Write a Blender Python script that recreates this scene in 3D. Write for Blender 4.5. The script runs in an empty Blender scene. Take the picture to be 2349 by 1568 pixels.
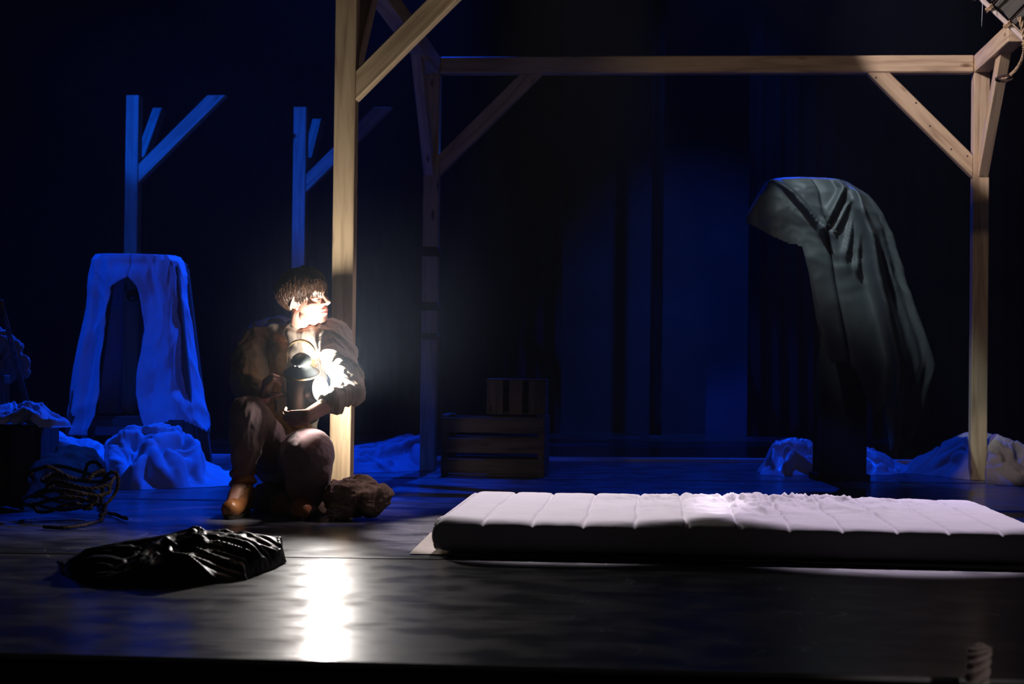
import bpy, bmesh, math, random
import numpy as np
from mathutils import Vector, Matrix
random.seed(4)
SC = bpy.context.scene
COL = SC.collection

# ------------------------------------------------------------------ camera
FPX, CAMH, YAW, PITCH, ROLL = 3900.0, 0.62, 4.66, 0.82, 0.7
a, p, r = (math.radians(v) for v in (YAW, PITCH, ROLL))
FW = np.array([-math.sin(a)*math.cos(p), math.cos(a)*math.cos(p), math.sin(p)])
RT = np.array([math.cos(a), math.sin(a), 0.0])
UP = np.cross(RT, FW)
CR = math.cos(r)*RT + math.sin(r)*UP
CU = -math.sin(r)*RT + math.cos(r)*UP
C0 = np.array([0, 0, CAMH])
cd = bpy.data.cameras.new('camera')
cam = bpy.data.objects.new('camera', cd)
COL.objects.link(cam)
m = Matrix.Identity(4)
for i in range(3):
    m[i][0], m[i][1], m[i][2], m[i][3] = CR[i], CU[i], -FW[i], C0[i]
cam.matrix_world = m
cd.sensor_width = 36.0
cd.lens = FPX/2349*36.0
cd.clip_end = 60
cd.dof.use_dof = True
cd.dof.focus_distance = 6.9
cd.dof.aperture_fstop = 4.5
SC.camera = cam

def P(px, py, Z):
    """world point of a pixel at depth Z along the view axis"""
    return C0 + Z*(FW + (px-1174.5)/FPX*CR + (784-py)/FPX*CU)
def G(px, py, h=0.0):
    """world point of a pixel on the level plane z=h"""
    d = FW + (px-1174.5)/FPX*CR + (784-py)/FPX*CU
    return C0 + d*((h-CAMH)/d[2])
def V(q): return Vector((float(q[0]), float(q[1]), float(q[2])))

# ------------------------------------------------------------------ world, exposure, lights
w = bpy.data.worlds.new('world'); SC.world = w; w.use_nodes = True
w.node_tree.nodes['Background'].inputs[0].default_value = (0.10, 0.15, 0.5, 1)
w.node_tree.nodes['Background'].inputs[1].default_value = 0.004
vs = SC.view_settings
vs.view_transform = 'Standard'; vs.look = 'None'; vs.exposure = 0.0; vs.gamma = 1.0
vs.use_curve_mapping = False

def spot(name, loc, tgt, watts, col, deg, blend=0.3, radius=0.05):
    l = bpy.data.lights.new(name, 'SPOT'); l.energy = watts; l.color = col
    l.spot_size = math.radians(deg); l.spot_blend = blend; l.shadow_soft_size = radius
    o = bpy.data.objects.new(name, l); COL.objects.link(o); o.location = loc
    o.rotation_euler = (Vector(tgt)-Vector(loc)).to_track_quat('-Z', 'Y').to_euler()
    return o
BLUE = (0.0, 0.06, 1.0)
spot('blue_back_spot', (-1.2, 12.8, 6.0), (-2.7, 9.0, 0.3), 3700, BLUE, 37, .6)
spot('blue_left_spot', (-5.2, 7.0, 5.0), (-3.3, 10.2, 1.0), 620, BLUE, 35, .3)
spot('blue_right_spot', (0.6, 13.6, 6.0), (1.4, 10.1, 0.5), 1150, BLUE, 40, .5)
spot('blue_backdrop_spot', (0.6, 12.8, 5.6), (0.45, 16.3, 0.2), 480, (0.0, .13, 1.0), 40, 1.0)
spot('lavender_mattress_spot', (-0.4, 10.4, 4.8), (-0.33, 6.48, 0.1), 1750, (.97, .86, .98), 14, .3, .03)
spot('lavender_mattress_spot_right', (1.6, 10.6, 4.8), (0.90, 6.44, 0.1), 1750, (.90, .76, 1.0), 14, .3, .03)
spot('blue_floor_spot', (-2.2, 7.4, 3.4), (1.04, 9.40, 0.06), 520, (0.03, .15, 1.0), 9, .5)
spot('pink_side_spot', (1.3, 9.0, 4.0), (-1.40, 6.95, 0.20), 330, (1.0, .78, .92), 12, .5)
spot('lavender_corner_spot', (-2.2, 6.4, 4.2), (2.69, 9.90, 2.56), 1400, (.97, .84, .98), 22, .05)
spot('cool_top_spot', (-0.5, 6.9, 4.9), (0.98, 9.2, 1.60), 950, (.78, .93, 1.0), 11, 1.0)
spot('low_side_spot', (0.9, 7.2, 2.4), (2.02, 9.85, 0.10), 75, (1.0, .86, .90), 10, .4)
spot('rope_fill_spot', (1.9, 1.2, 1.6), (0.66, 3.33, 0.0), 34, (1.0, .86, .82), 9, .8)  # added unseen spot, only there to brighten the foreground rope
spot('blue_post_spot', (-6.6, 8.6, 4.4), (-2.75, 12.1, 2.0), 2200, BLUE, 15, .5)
spot('warm_front_spot', (-3.0, 2.0, 4.0), (1.75, 10.4, 2.1), 200, (1.0, .80, .60), 23, .6)
spot('house_light', (1.5, -2.0, 4.5), (0.3, 7.0, 0.6), 9, (1.0, .84, .78), 70, .6, .3)

# ------------------------------------------------------------------ numpy noise
_rs = np.random.RandomState(7)
_perm = _rs.permutation(512); _perm = np.concatenate([_perm, _perm, _perm])
_g = _rs.normal(size=(512, 3)); _g /= np.linalg.norm(_g, axis=1)[:, None]
def pn(x, y, z):
    x, y, z = np.broadcast_arrays(np.asarray(x, float), np.asarray(y, float), np.asarray(z, float))
    xi, yi, zi = np.floor(x).astype(int), np.floor(y).astype(int), np.floor(z).astype(int)
    xf, yf, zf = x-xi, y-yi, z-zi
    fade = lambda t: t*t*t*(t*(t*6-15)+10)
    u, v, w_ = fade(xf), fade(yf), fade(zf)
    out = 0
    for dx in (0, 1):
        for dy in (0, 1):
            for dz in (0, 1):
                h = _perm[(_perm[(_perm[(xi+dx) % 512]+yi+dy) % 512]+zi+dz) % 512]
                g = _g[h]
                d = g[..., 0]*(xf-dx)+g[..., 1]*(yf-dy)+g[..., 2]*(zf-dz)
                out = out + d*np.where(dx, u, 1-u)*np.where(dy, v, 1-v)*np.where(dz, w_, 1-w_)
    return out*1.5
def crumple(x, y, z, sharp=1.6):
    """creased cloth: ridges running in warped directions, about 0..1"""
    wx = x + .7*pn(x*.7+5, y*.7, z); wy = y + .7*pn(x*.7, y*.7+9, z+3)
    s = 0; amp = 1.0; fr = 1.0; tot = 0
    for k in range(4):
        n = 1-np.abs(pn(wx*fr+k*7.3, wy*fr*(.8 if k % 2 else 1.3), z*fr+k*3.1))*1.9
        s = s + amp*np.clip(n, 0, 1)**sharp; tot += amp; amp *= .5; fr *= 1.9
    return s/tot

# ------------------------------------------------------------------ materials
def mat(name, col, rough=.8, spec=.3, var=.25, scale=8.0, bump=0.0, bscale=40.0, metallic=0.0,
        stretch=(1, 1, 1), sheen=0.0, col2=None):
    M = bpy.data.materials.new(name); M.use_nodes = True
    N, L = M.node_tree.nodes, M.node_tree.links
    b = N['Principled BSDF']
    b.inputs['Roughness'].default_value = rough
    b.inputs['Specular IOR Level'].default_value = spec
    b.inputs['Metallic'].default_value = metallic
    if sheen: b.inputs['Sheen Weight'].default_value = sheen
    tc = N.new('ShaderNodeTexCoord'); mp = N.new('ShaderNodeMapping')
    mp.inputs['Scale'].default_value = stretch
    L.new(tc.outputs['Object'], mp.inputs[0])
    n = N.new('ShaderNodeTexNoise'); n.inputs['Scale'].default_value = scale; n.inputs['Detail'].default_value = 5
    L.new(mp.outputs[0], n.inputs['Vector'])
    cr = N.new('ShaderNodeValToRGB'); L.new(n.outputs['Fac'], cr.inputs[0])
    c2 = col2 or tuple(min(1, c*(1+var)) for c in col)
    cr.color_ramp.elements[0].position = .3; cr.color_ramp.elements[0].color = (*[c*(1-var) for c in col], 1)
    cr.color_ramp.elements[1].position = .7; cr.color_ramp.elements[1].color = (*c2, 1)
    L.new(cr.outputs[0], b.inputs['Base Color'])
    if bump:
        n2 = N.new('ShaderNodeTexNoise'); n2.inputs['Scale'].default_value = bscale; n2.inputs['Detail'].default_value = 6
        L.new(mp.outputs[0], n2.inputs['Vector'])
        bp = N.new('ShaderNodeBump'); bp.inputs['Strength'].default_value = bump; bp.inputs['Distance'].default_value = .01
        L.new(n2.outputs['Fac'], bp.inputs['Height']); L.new(bp.outputs[0], b.inputs['Normal'])
    return M

def wood(name, light, dark, rough=.55):
    M = bpy.data.materials.new(name); M.use_nodes = True
    N, L = M.node_tree.nodes, M.node_tree.links
    b = N['Principled BSDF']; b.inputs['Roughness'].default_value = rough; b.inputs['Specular IOR Level'].default_value = .35
    tc = N.new('ShaderNodeTexCoord'); oi = N.new('ShaderNodeObjectInfo')
    mp = N.new('ShaderNodeMapping'); mp.inputs['Scale'].default_value = (1, 1, .09)
    L.new(tc.outputs['Object'], mp.inputs[0])
    vm = N.new('ShaderNodeVectorMath'); vm.operation = 'ADD'
    cmb = N.new('ShaderNodeCombineXYZ'); mu = N.new('ShaderNodeMath'); mu.operation = 'MULTIPLY'; mu.inputs[1].default_value = 13
    L.new(oi.outputs['Random'], mu.inputs[0]); L.new(mu.outputs[0], cmb.inputs[0]); L.new(mu.outputs[0], cmb.inputs[1])
    L.new(mp.outputs[0], vm.inputs[0]); L.new(cmb.outputs[0], vm.inputs[1])
    n = N.new('ShaderNodeTexNoise'); n.inputs['Scale'].default_value = 6; n.inputs['Detail'].default_value = 2
    L.new(vm.outputs[0], n.inputs['Vector'])
    mm = N.new('ShaderNodeMath'); mm.operation = 'MULTIPLY'; mm.inputs[1].default_value = 22
    L.new(n.outputs['Fac'], mm.inputs[0])
    sn = N.new('ShaderNodeMath'); sn.operation = 'SINE'; L.new(mm.outputs[0], sn.inputs[0])
    ab = N.new('ShaderNodeMath'); ab.operation = 'ABSOLUTE'; L.new(sn.outputs[0], ab.inputs[0])
    n3 = N.new('ShaderNodeTexNoise'); n3.inputs['Scale'].default_value = 70; n3.inputs['Detail'].default_value = 4
    L.new(vm.outputs[0], n3.inputs['Vector'])
    ad = N.new('ShaderNodeMath'); ad.operation = 'MULTIPLY_ADD'; ad.inputs[1].default_value = .45
    L.new(ab.outputs[0], ad.inputs[0]); L.new(n3.outputs['Fac'], ad.inputs[2])
    cr = N.new('ShaderNodeValToRGB'); L.new(ad.outputs[0], cr.inputs[0])
    cr.color_ramp.elements[0].position = .3; cr.color_ramp.elements[0].color = (*dark, 1)
    cr.color_ramp.elements[1].position = .95; cr.color_ramp.elements[1].color = (*light, 1)
    # knots
    mp2 = N.new('ShaderNodeMapping'); mp2.inputs['Scale'].default_value = (9, 9, 3.2)
    L.new(tc.outputs['Object'], mp2.inputs[0])
    vm2 = N.new('ShaderNodeVectorMath'); vm2.operation = 'ADD'
    L.new(mp2.outputs[0], vm2.inputs[0]); L.new(cmb.outputs[0], vm2.inputs[1])
    vo = N.new('ShaderNodeTexVoronoi'); vo.inputs['Scale'].default_value = 1.0
    L.new(vm2.outputs[0], vo.inputs['Vector'])
    kr = N.new('ShaderNodeValToRGB'); L.new(vo.outputs['Distance'], kr.inputs[0])
    kr.color_ramp.elements[0].position = .05; kr.color_ramp.elements[0].color = (.25, .16, .1, 1)
    kr.color_ramp.elements[1].position = .13; kr.color_ramp.elements[1].color = (1, 1, 1, 1)
    mx = N.new('ShaderNodeMix'); mx.data_type = 'RGBA'; mx.blend_type = 'MULTIPLY'; mx.inputs[0].default_value = .85
    L.new(cr.outputs[0], mx.inputs[6]); L.new(kr.outputs[0], mx.inputs[7])
    L.new(mx.outputs[2], b.inputs['Base Color'])
    bp = N.new('ShaderNodeBump'); bp.inputs['Strength'].default_value = .25; bp.inputs['Distance'].default_value = .004
    L.new(ad.outputs[0], bp.inputs['Height']); L.new(bp.outputs[0], b.inputs['Normal'])
    return M

def emis(name, col, s):
    M = bpy.data.materials.new(name); M.use_nodes = True
    b = M.node_tree.nodes['Principled BSDF']
    b.inputs['Base Color'].default_value = (*col, 1)
    b.inputs['Emission Color'].default_value = (*col, 1); b.inputs['Emission Strength'].default_value = s
    return M

def floor_mat():
    M = bpy.data.materials.new('black_dance_vinyl'); M.use_nodes = True
    N, L = M.node_tree.nodes, M.node_tree.links
    b = N['Principled BSDF']
    tc = N.new('ShaderNodeTexCoord')
    def noise(sc, det, st, lac=2.0):
        mp = N.new('ShaderNodeMapping'); mp.inputs['Scale'].default_value = st; L.new(tc.outputs['Object'], mp.inputs[0])
        n = N.new('ShaderNodeTexNoise'); n.inputs['Scale'].default_value = sc; n.inputs['Detail'].default_value = det
        L.new(mp.outputs[0], n.inputs['Vector']); return n
    def ramp(src, p0, c0, p1, c1):
        cr = N.new('ShaderNodeValToRGB'); L.new(src, cr.inputs[0])
        cr.color_ramp.elements[0].position = p0; cr.color_ramp.elements[0].color = (*c0, 1)
        cr.color_ramp.elements[1].position = p1; cr.color_ramp.elements[1].color = (*c1, 1); return cr
    dust = noise(6.5, 10, (.8, 1.0, 1)); dr = ramp(dust.outputs['Fac'], .36, (.032, .032, .037), .68, (.115, .112, .122))
    # curved scuffs left by shoes
    wv = N.new('ShaderNodeTexVoronoi'); wv.feature = 'DISTANCE_TO_EDGE'; wv.inputs['Scale'].default_value = 3.3
    wn = noise(2.0, 3, (1, 1, 1)); mxv = N.new('ShaderNodeMix'); mxv.data_type = 'RGBA'; mxv.inputs[0].default_value = .35
    L.new(tc.outputs['Object'], mxv.inputs[6]); L.new(wn.outputs['Color'], mxv.inputs[7]); L.new(mxv.outputs[2], wv.inputs['Vector'])
    sr = ramp(wv.outputs['Distance'], .0, (.42, .42, .44), .010, (0, 0, 0))
    brk = noise(7, 4, (1, 1, 1)); br = ramp(brk.outputs['Fac'], .5, (0, 0, 0), .6, (1, 1, 1))
    ml = N.new('ShaderNodeMix'); ml.data_type = 'RGBA'; ml.blend_type = 'MULTIPLY'; ml.inputs[0].default_value = 1
    L.new(sr.outputs[0], ml.inputs[6]); L.new(br.outputs[0], ml.inputs[7])
    ad = N.new('ShaderNodeMix'); ad.data_type = 'RGBA'; ad.blend_type = 'ADD'; ad.inputs[0].default_value = 1
    L.new(dr.outputs[0], ad.inputs[6]); L.new(ml.outputs[2], ad.inputs[7])
    L.new(ad.outputs[2], b.inputs['Base Color'])
    rr = ramp(dust.outputs['Fac'], .40, (.33,)*3, .62, (.56,)*3); L.new(rr.outputs[0], b.inputs['Roughness'])
    b.inputs['Specular IOR Level'].default_value = .5
    b.inputs['Coat Weight'].default_value = .6; b.inputs['Coat Roughness'].default_value = .14
    bn = noise(6, 5, (.6, 9, 1)); bp = N.new('ShaderNodeBump'); bp.inputs['Strength'].default_value = .5; bp.inputs['Distance'].default_value = .004
    L.new(bn.outputs['Fac'], bp.inputs['Height']); L.new(bp.outputs[0], b.inputs['Normal'])
    L.new(bp.outputs[0], b.inputs['Coat Normal'])
    return M

PINE = wood('pine', (.52, .385, .225), (.31, .205, .115))
OLDWOOD = wood('old_crate_wood', (.14, .095, .065), (.055, .036, .026), .85)
DARKWOOD = wood('dark_stained_wood', (.20, .13, .09), (.07, .045, .03), .7)
FLOORM = floor_mat()
BLACKW = mat('black_wall_paint', (.012, .012, .016), .95, .1, .2, 2)
BACKW = mat('grey_back_wall', (.055, .07, .10), .95, .1, .35, .8)
DRAPE = mat('black_velour', (.010, .010, .013), 1.0, .05, .2, 6)
WHITECL = mat('white_cotton', (.72, .72, .74), .95, .15, .06, 5, .12, 300)
MATTR = mat('mattress_cotton', (.78, .75, .76), .9, .2, .04, 6, .10, 350)
BEIGECL = mat('beige_cotton_sheet', (.66, .60, .50), .95, .1, .08, 12, .15, 300)
GREYCL = mat('charcoal_satin_cloth', (.055, .066, .072), .55, .35, .12, 10, .05, 200)
GREYSACK = mat('grey_linen_cloth', (.42, .37, .35), .95, .1, .12, 12, .2, 200)
BURLAP = mat('burlap', (.30, .205, .145), 1.0, .05, .25, 30, .5, 260)
BROWNSACK = mat('brown_sacking', (.16, .10, .06), 1.0, .05, .25, 20, .4, 200)
BLACKSAT = mat('black_satin', (.016, .018, .018), .48, .30, .2, 10, .05, 150)
PLASTIC = mat('thin_white_plastic', (.80, .82, .85), .3, .5, .05, 10, .25, 60)
ROPEM = mat('hemp_rope', (.42, .29, .16), .95, .1, .3, 60, .4, 200)
DKROPE = mat('dark_rope', (.045, .030, .022), .95, .1, .3, 40, .4, 200)
GREYROPE = mat('pale_rope', (.55, .47, .44), .95, .1, .15, 60, .4, 200)
SKIN = mat('skin', (.66, .36, .26), .45, .4, .08, 12, .05, 150)
SKIN.node_tree.nodes['Principled BSDF'].inputs['Subsurface Weight'].default_value = .12
SKIN.node_tree.nodes['Principled BSDF'].inputs['Subsurface Scale'].default_value = .01
SHIRT = mat('sand_linen_shirt', (.44, .37, .29), .95, .1, .10, 20, .15, 250)
VESTM = mat('tan_suede', (.40, .245, .11), .9, .15, .15, 20, .2, 120)
TROUS = mat('mauve_brown_moleskin', (.22, .145, .145), .9, .1, .08, 20, .1, 250, sheen=.3)
BOOTM = mat('tan_leather', (.42, .16, .05), .38, .5, .2, 14, .2, 60)
SOLEM = mat('boot_sole', (.03, .02, .015), .8, .2)
HAIRM = mat('dark_brown_hair', (.035, .016, .007), .45, .4, .4, 60, .3, 160, stretch=(1, 1, .1))
LIPM = mat('lip', (.50, .13, .11), .4, .4, .05)
LASH = mat('eyelash', (.02, .012, .01), .6, .2)
METAL = mat('black_enamelled_tin', (.022, .026, .024), .42, .5, .2, 14, .08, 40, metallic=.3)
BRASS = mat('worn_brass_rim', (.35, .24, .12), .35, .5, .2, 14, .1, 40, metallic=.8)
STRAPM = mat('dark_webbing_strap', (.035, .026, .028), .9, .1)
TAPE = mat('black_gaffer_tape', (.02, .02, .022), .5, .3, .2, 10)
ALU = mat('dull_metal_edge', (.30, .30, .32), .45, .4, .2, 10)
PLANKG = wood('grey_weathered_board', (.13, .125, .10), (.07, .066, .052), .85)
PALEW = wood('pale_planed_lath', (.78, .66, .54), (.62, .50, .40), .6)
GLASSW = emis('lantern_lens_glow', (1.0, .95, .86), 60)
VENTG = emis('lantern_vent_glow', (1.0, .80, .66), 9)
NAILM = mat('dark_screw_head', (.03, .02, .02), .6, .3)

# ------------------------------------------------------------------ builders
def setp(o, label=None, cat=None, group=None, kind=None):
    if label: o['label'] = label
    if cat: o['category'] = cat
    if group: o['group'] = group
    if kind: o['kind'] = kind
    return o
def empty(name, loc, label, cat, group=None):
    o = bpy.data.objects.new(name, None); COL.objects.link(o)
    o.location = V(loc); o.empty_display_size = .1
    bpy.context.view_layer.update()
    return setp(o, label, cat, group)
def link(name, me, m_, parent=None, mw=None):
    o = bpy.data.objects.new(name, me); COL.objects.link(o)
    if m_ is not None and not me.materials: me.materials.append(m_)
    if mw is not None: o.matrix_world = mw
    if parent is not None:
        o.parent = parent
        pm = parent.matrix_basis.copy()
        if parent.parent is not None:
            pm = parent.parent.matrix_basis @ parent.matrix_parent_inverse @ pm
        o.matrix_parent_inverse = pm.inverted()
        if mw is not None: o.matrix_basis = mw
    return o
def mesh(name, vs_, fs, smooth=True):
    me = bpy.data.meshes.new(name); me.from_pydata([tuple(map(float, v)) for v in vs_], [], fs)
    if smooth: me.polygons.foreach_set('use_smooth', [True]*len(me.polygons))
    me.update(); return me
def frommesh(bm, name, smooth=False, bevel=0.0):
    if bevel: bmesh.ops.bevel(bm, geom=list(bm.edges), offset=bevel, segments=1, affect='EDGES', clamp_overlap=True)
    bmesh.ops.recalc_face_normals(bm, faces=bm.faces)
    me = bpy.data.meshes.new(name); bm.to_mesh(me); bm.free()
    if smooth: me.polygons.foreach_set('use_smooth', [True]*len(me.polygons))
    return me
def frame_m(origin, zdir, xhint=(1, 0, 0)):
    z = Vector(zdir).normalized(); x = Vector(xhint); x = (x-z*x.dot(z))
    if x.length < 1e-4: x = z.orthogonal()
    x.normalize(); y = z.cross(x)
    M = Matrix.Identity(4)
    for i in range(3): M[i][0], M[i][1], M[i][2], M[i][3] = x[i], y[i], z[i], origin[i]
    return M
def prism(name, poly, off, grain, m_, parent, bevel=.004, smooth=False):
    """polygon (world points) extruded by the vector off; the object's local Z runs along the grain"""
    poly = [Vector(map(float, q)) for q in poly]; off = Vector(map(float, off))
    c = sum(poly, Vector())/len(poly)+off/2
    M = frame_m(c, grain, off); Mi = M.inverted()
    bm = bmesh.new()
    A = [bm.verts.new(Mi @ q) for q in poly]; B = [bm.verts.new(Mi @ (q+off)) for q in poly]
    n = len(poly); bm.faces.new(A); bm.faces.new(B[::-1])
    for i in range(n): bm.faces.new((A[i], B[i], B[(i+1) % n], A[(i+1) % n]))
    return link(name, frommesh(bm, name, smooth, bevel), m_, parent, M)
def box(name, x0, x1, y0, y1, z0, z1, m_, parent=None, grain=None, bevel=.003):
    if grain is None:
        d = [x1-x0, y1-y0, z1-z0]; k = d.index(max(d)); grain = [(1, 0, 0), (0, 1, 0), (0, 0, 1)][k]
    return prism(name, [(x0, y0, z0), (x1, y0, z0), (x1, y0, z1), (x0, y0, z1)], (0, y1-y0, 0), grain, m_, parent, bevel)
def obox(name, c, ax, ay, az, hx, hy, hz, m_, parent=None, grain=None, bevel=.003):
    c, ax, ay, az = map(np.array, (c, ax, ay, az))
    q = [c-ax*hx-ay*hy-az*hz, c+ax*hx-ay*hy-az*hz, c+ax*hx-ay*hy+az*hz, c-ax*hx-ay*hy+az*hz]
    if grain is None: grain = [ax, ay, az][[hx, hy, hz].index(max(hx, hy, hz))]
    return prism(name, q, ay*2*hy, grain, m_, parent, bevel)
def tube_mesh(name, pts, rad, seg=8, closed=False, cap=True):
    pts = [Vector(map(float, q)) for q in pts]; n = len(pts)
    rad = rad if hasattr(rad, '__len__') else [rad]*n
    vs_, fs = [], []
    prev = None
    for i, q in enumerate(pts):
        t = (pts[(i+1) % n] if (closed or i < n-1) else q) - (pts[i-1] if (closed or i > 0) else q)
        t.normalize()
        if prev is None:
            x = t.orthogonal().normalized()
        else:
            x = (prev-t*prev.dot(t)).normalized()
        prev = x; y = t.cross(x)
        for k in range(seg):
            an = 2*math.pi*k/seg
            vs_.append(q+(x*math.cos(an)+y*math.sin(an))*rad[i])
    for i in range(n if closed else n-1):
        j = (i+1) % n
        for k in range(seg):
            k2 = (k+1) % seg
            fs.append((i*seg+k, i*seg+k2, j*seg+k2, j*seg+k))
    if cap and not closed:
        fs.append(tuple(range(seg))[::-1]); fs.append(tuple(range((n-1)*seg, n*seg)))
    return mesh(name, vs_, fs)
def catmull(pts, n=8):
    pts = [np.array(q, float) for q in pts]; out = []
    e = [2*pts[0]-pts[1]]+pts+[2*pts[-1]-pts[-2]]
    for i in range(1, len(e)-2):
        for k in range(n):
            t = k/n; p0, p1, p2, p3 = e[i-1:i+3]
            out.append(.5*((2*p1)+(-p0+p2)*t+(2*p0-5*p1+4*p2-p3)*t*t+(-p0+3*p1-3*p2+p3)*t**3))
    out.append(pts[-1]); return out
def rope_mesh(name, pts, r_, strands=3, pitch=None, seg=6, jag=0):
    """twisted strands round a centre line"""
    pts = [Vector(map(float, q)) for q in pts]; pitch = pitch or r_*7
    vs_, fs = [], []
    ns = [None]*len(pts); prev = None; L_ = [0]
    for i, q in enumerate(pts):
        t = (pts[min(i+1, len(pts)-1)]-pts[max(i-1, 0)]).normalized()
        x = t.orthogonal().normalized() if prev is None else (prev-t*prev.dot(t)).normalized()
        prev = x; ns[i] = (t, x, t.cross(x))
        if i: L_.append(L_[-1]+(pts[i]-pts[i-1]).length)
    for s in range(strands):
        base = len(vs_)
        for i, q in enumerate(pts):
            t, x, y = ns[i]; ph = 2*math.pi*(s/strands+L_[i]/pitch)
            rr = r_ if not hasattr(r_, '__len__') else r_[i]
            c = q+(x*math.cos(ph)+y*math.sin(ph))*rr*.5
            for k in range(seg):
                an = 2*math.pi*k/seg
                vs_.append(c+(x*math.cos(an)+y*math.sin(an))*rr*.56)
        for i in range(len(pts)-1):
            for k in range(seg):
                k2 = (k+1) % seg
                fs.append((base+i*seg+k, base+i*seg+k2, base+(i+1)*seg+k2, base+(i+1)*seg+k))
        fs.append(tuple(base+k for k in range(seg))[::-1]); fs.append(tuple(base+(len(pts)-1)*seg+k for k in range(seg)))
    return mesh(name, vs_, fs)
def grid_mesh(name, A, closed_u=False):
    """A: (nv, nu, 3)"""
    nv, nu = A.shape[:2]; fs = []
    for j in range(nv-1):
        for i in range(nu if closed_u else nu-1):
            i2 = (i+1) % nu
            fs.append((j*nu+i, j*nu+i2, (j+1)*nu+i2, (j+1)*nu+i))
    return mesh(name, A.reshape(-1, 3), fs)
def lathe_mesh(name, prof, seg=32, M=None):
    vs_ = []; n = len(prof)
    for k in range(seg):
        an = 2*math.pi*k/seg
        for (r_, z) in prof: vs_.append(Vector((r_*math.cos(an), r_*math.sin(an), z)))
    if M is not None: vs_ = [M @ v for v in vs_]
    fs = [(k*n+i, ((k+1) % seg)*n+i, ((k+1) % seg)*n+i+1, k*n+i+1) for k in range(seg) for i in range(n-1)]
    return mesh(name, vs_, fs)

# blob: tapered capsules and ellipsoids grown into ONE skin by a voxel remesh
_D = None
def cap_bm(bm, p0, r0, p1, r1):
    p0, p1 = Vector(map(float, p0)), Vector(map(float, p1)); d = p1-p0; Ln = d.length
    z = d.normalized() if Ln > 1e-6 else Vector((0, 0, 1)); x = z.orthogonal().normalized(); y = z.cross(x)
    rings = []
    for k in range(1, 7):
        th = math.pi/2*(1-k/6); rings.append((p0-z*math.sin(th)*r0, r0*math.cos(th)))
    for k in range(0, 6):
        th = math.pi/2*k/6; rings.append((p1+z*math.sin(th)*r1, r1*math.cos(th)))
    seg = 20; vr = []
    for c, rr in rings: vr.append([bm.verts.new(c+(x*math.cos(2*math.pi*s/seg)+y*math.sin(2*math.pi*s/seg))*rr) for s in range(seg)])
    a0 = bm.verts.new(p0-z*r0); a1 = bm.verts.new(p1+z*r1)
    for i in range(len(vr)-1):
        for s in range(seg):
            s2 = (s+1) % seg; bm.faces.new((vr[i][s], vr[i][s2], vr[i+1][s2], vr[i+1][s]))
    for s in range(seg):
        s2 = (s+1) % seg; bm.faces.new((a0, vr[0][s2], vr[0][s])); bm.faces.new((a1, vr[-1][s], vr[-1][s2]))
def ell_bm(bm, M, c, rad):
    """ellipsoid in the frame M"""
    r_ = bmesh.ops.create_uvsphere(bm, u_segments=28, v_segments=18, radius=1)
    T = M @ Matrix.Translation(Vector(c)) @ Matrix.Diagonal((*rad, 1))
    bmesh.ops.transform(bm, matrix=T, verts=r_['verts'])
def remesh(name, bm, voxel, smooth=6, fac=.5):
    me = bpy.data.meshes.new(name+'_raw'); bm.to_mesh(me); bm.free()
    o = bpy.data.objects.new('raw', me); COL.objects.link(o)
    md = o.modifiers.new('r', 'REMESH'); md.mode = 'VOXEL'; md.voxel_size = voxel; md.use_smooth_shade = True
    if smooth:
        s = o.modifiers.new('s', 'SMOOTH'); s.iterations = smooth; s.factor = fac
    dg = bpy.context.evaluated_depsgraph_get()
    out = bpy.data.meshes.new_from_object(o.evaluated_get(dg)); out.name = name
    bpy.data.objects.remove(o); bpy.data.meshes.remove(me)
    out.polygons.foreach_set('use_smooth', [True]*len(out.polygons))
    return out
def displace(me, fn):
    n = len(me.vertices); co = np.empty(n*3); me.vertices.foreach_get('co', co); co = co.reshape(-1, 3)
    no = np.empty(n*3); me.vertices.foreach_get('normal', no); no = no.reshape(-1, 3)
    co = co+no*fn(co)[:, None]
    me.vertices.foreach_set('co', co.ravel()); me.update()

# ------------------------------------------------------------------ the stage
def struct(o): o['kind'] = 'structure'; return o
EY = 3.50
struct(link('floor', mesh('floor', [(-9, EY, 0), (9, EY+.04, 0), (9, 17, 0), (-9, 17, 0)], [(0, 1, 2, 3)], False), FLOORM))
struct(box('stage_front', -9, 9, EY+.045, EY+.12, -.95, -.004, BLACKW))
struct(link('auditorium_floor', mesh('af', [(-9, -2.5, -.95), (9, -2.5, -.95), (9, EY, -.95), (-9, EY, -.95)], [(0, 1, 2, 3)], False), BLACKW))
struct(link('trim_1', tube_mesh('t1', [(-9, EY-.004, -.006), (9, EY+.036, -.006)], .007), ALU))
struct(box('wall_back', -9, 9, 16.4, 16.6, 0, 6.6, BACKW, bevel=0))
struct(box('wall_left', -9.2, -9, -2.5, 16.6, -.95, 6.6, BLACKW, bevel=0))
struct(box('wall_right', 9, 9.2, -2.5, 16.6, -.95, 6.6, BLACKW, bevel=0))
struct(box('ceiling', -9.2, 9.2, -2.5, 16.6, 6.6, 6.8, BLACKW, bevel=0))
# floor seams and the raised rear edge
def strip(name, q0, q1, wd, h, m_):
    q0, q1 = G(*q0), G(*q1); d = (q1-q0); d /= np.linalg.norm(d); n = np.array([-d[1], d[0], 0])
    poly = [q0-n*wd/2+[0, 0, .0005], q0+n*wd/2+[0, 0, .0005], q0+n*wd/2+[0, 0, h], q0-n*wd/2+[0, 0, h]]
    return struct(prism(name, poly, q1-q0, q1-q0, m_, None, 0))
strip('trim_2', (-200, 1044), (2600, 1066), .10, .022, PLASTIC)
strip('trim_3', (-200, 1085), (2600, 1111), .05, .002, TAPE)
strip('trim_4', (-200, 1137), (2600, 1176), .05, .002, TAPE)
strip('trim_5', (-200, 1264), (2600, 1303), .05, .002, TAPE)

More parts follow.
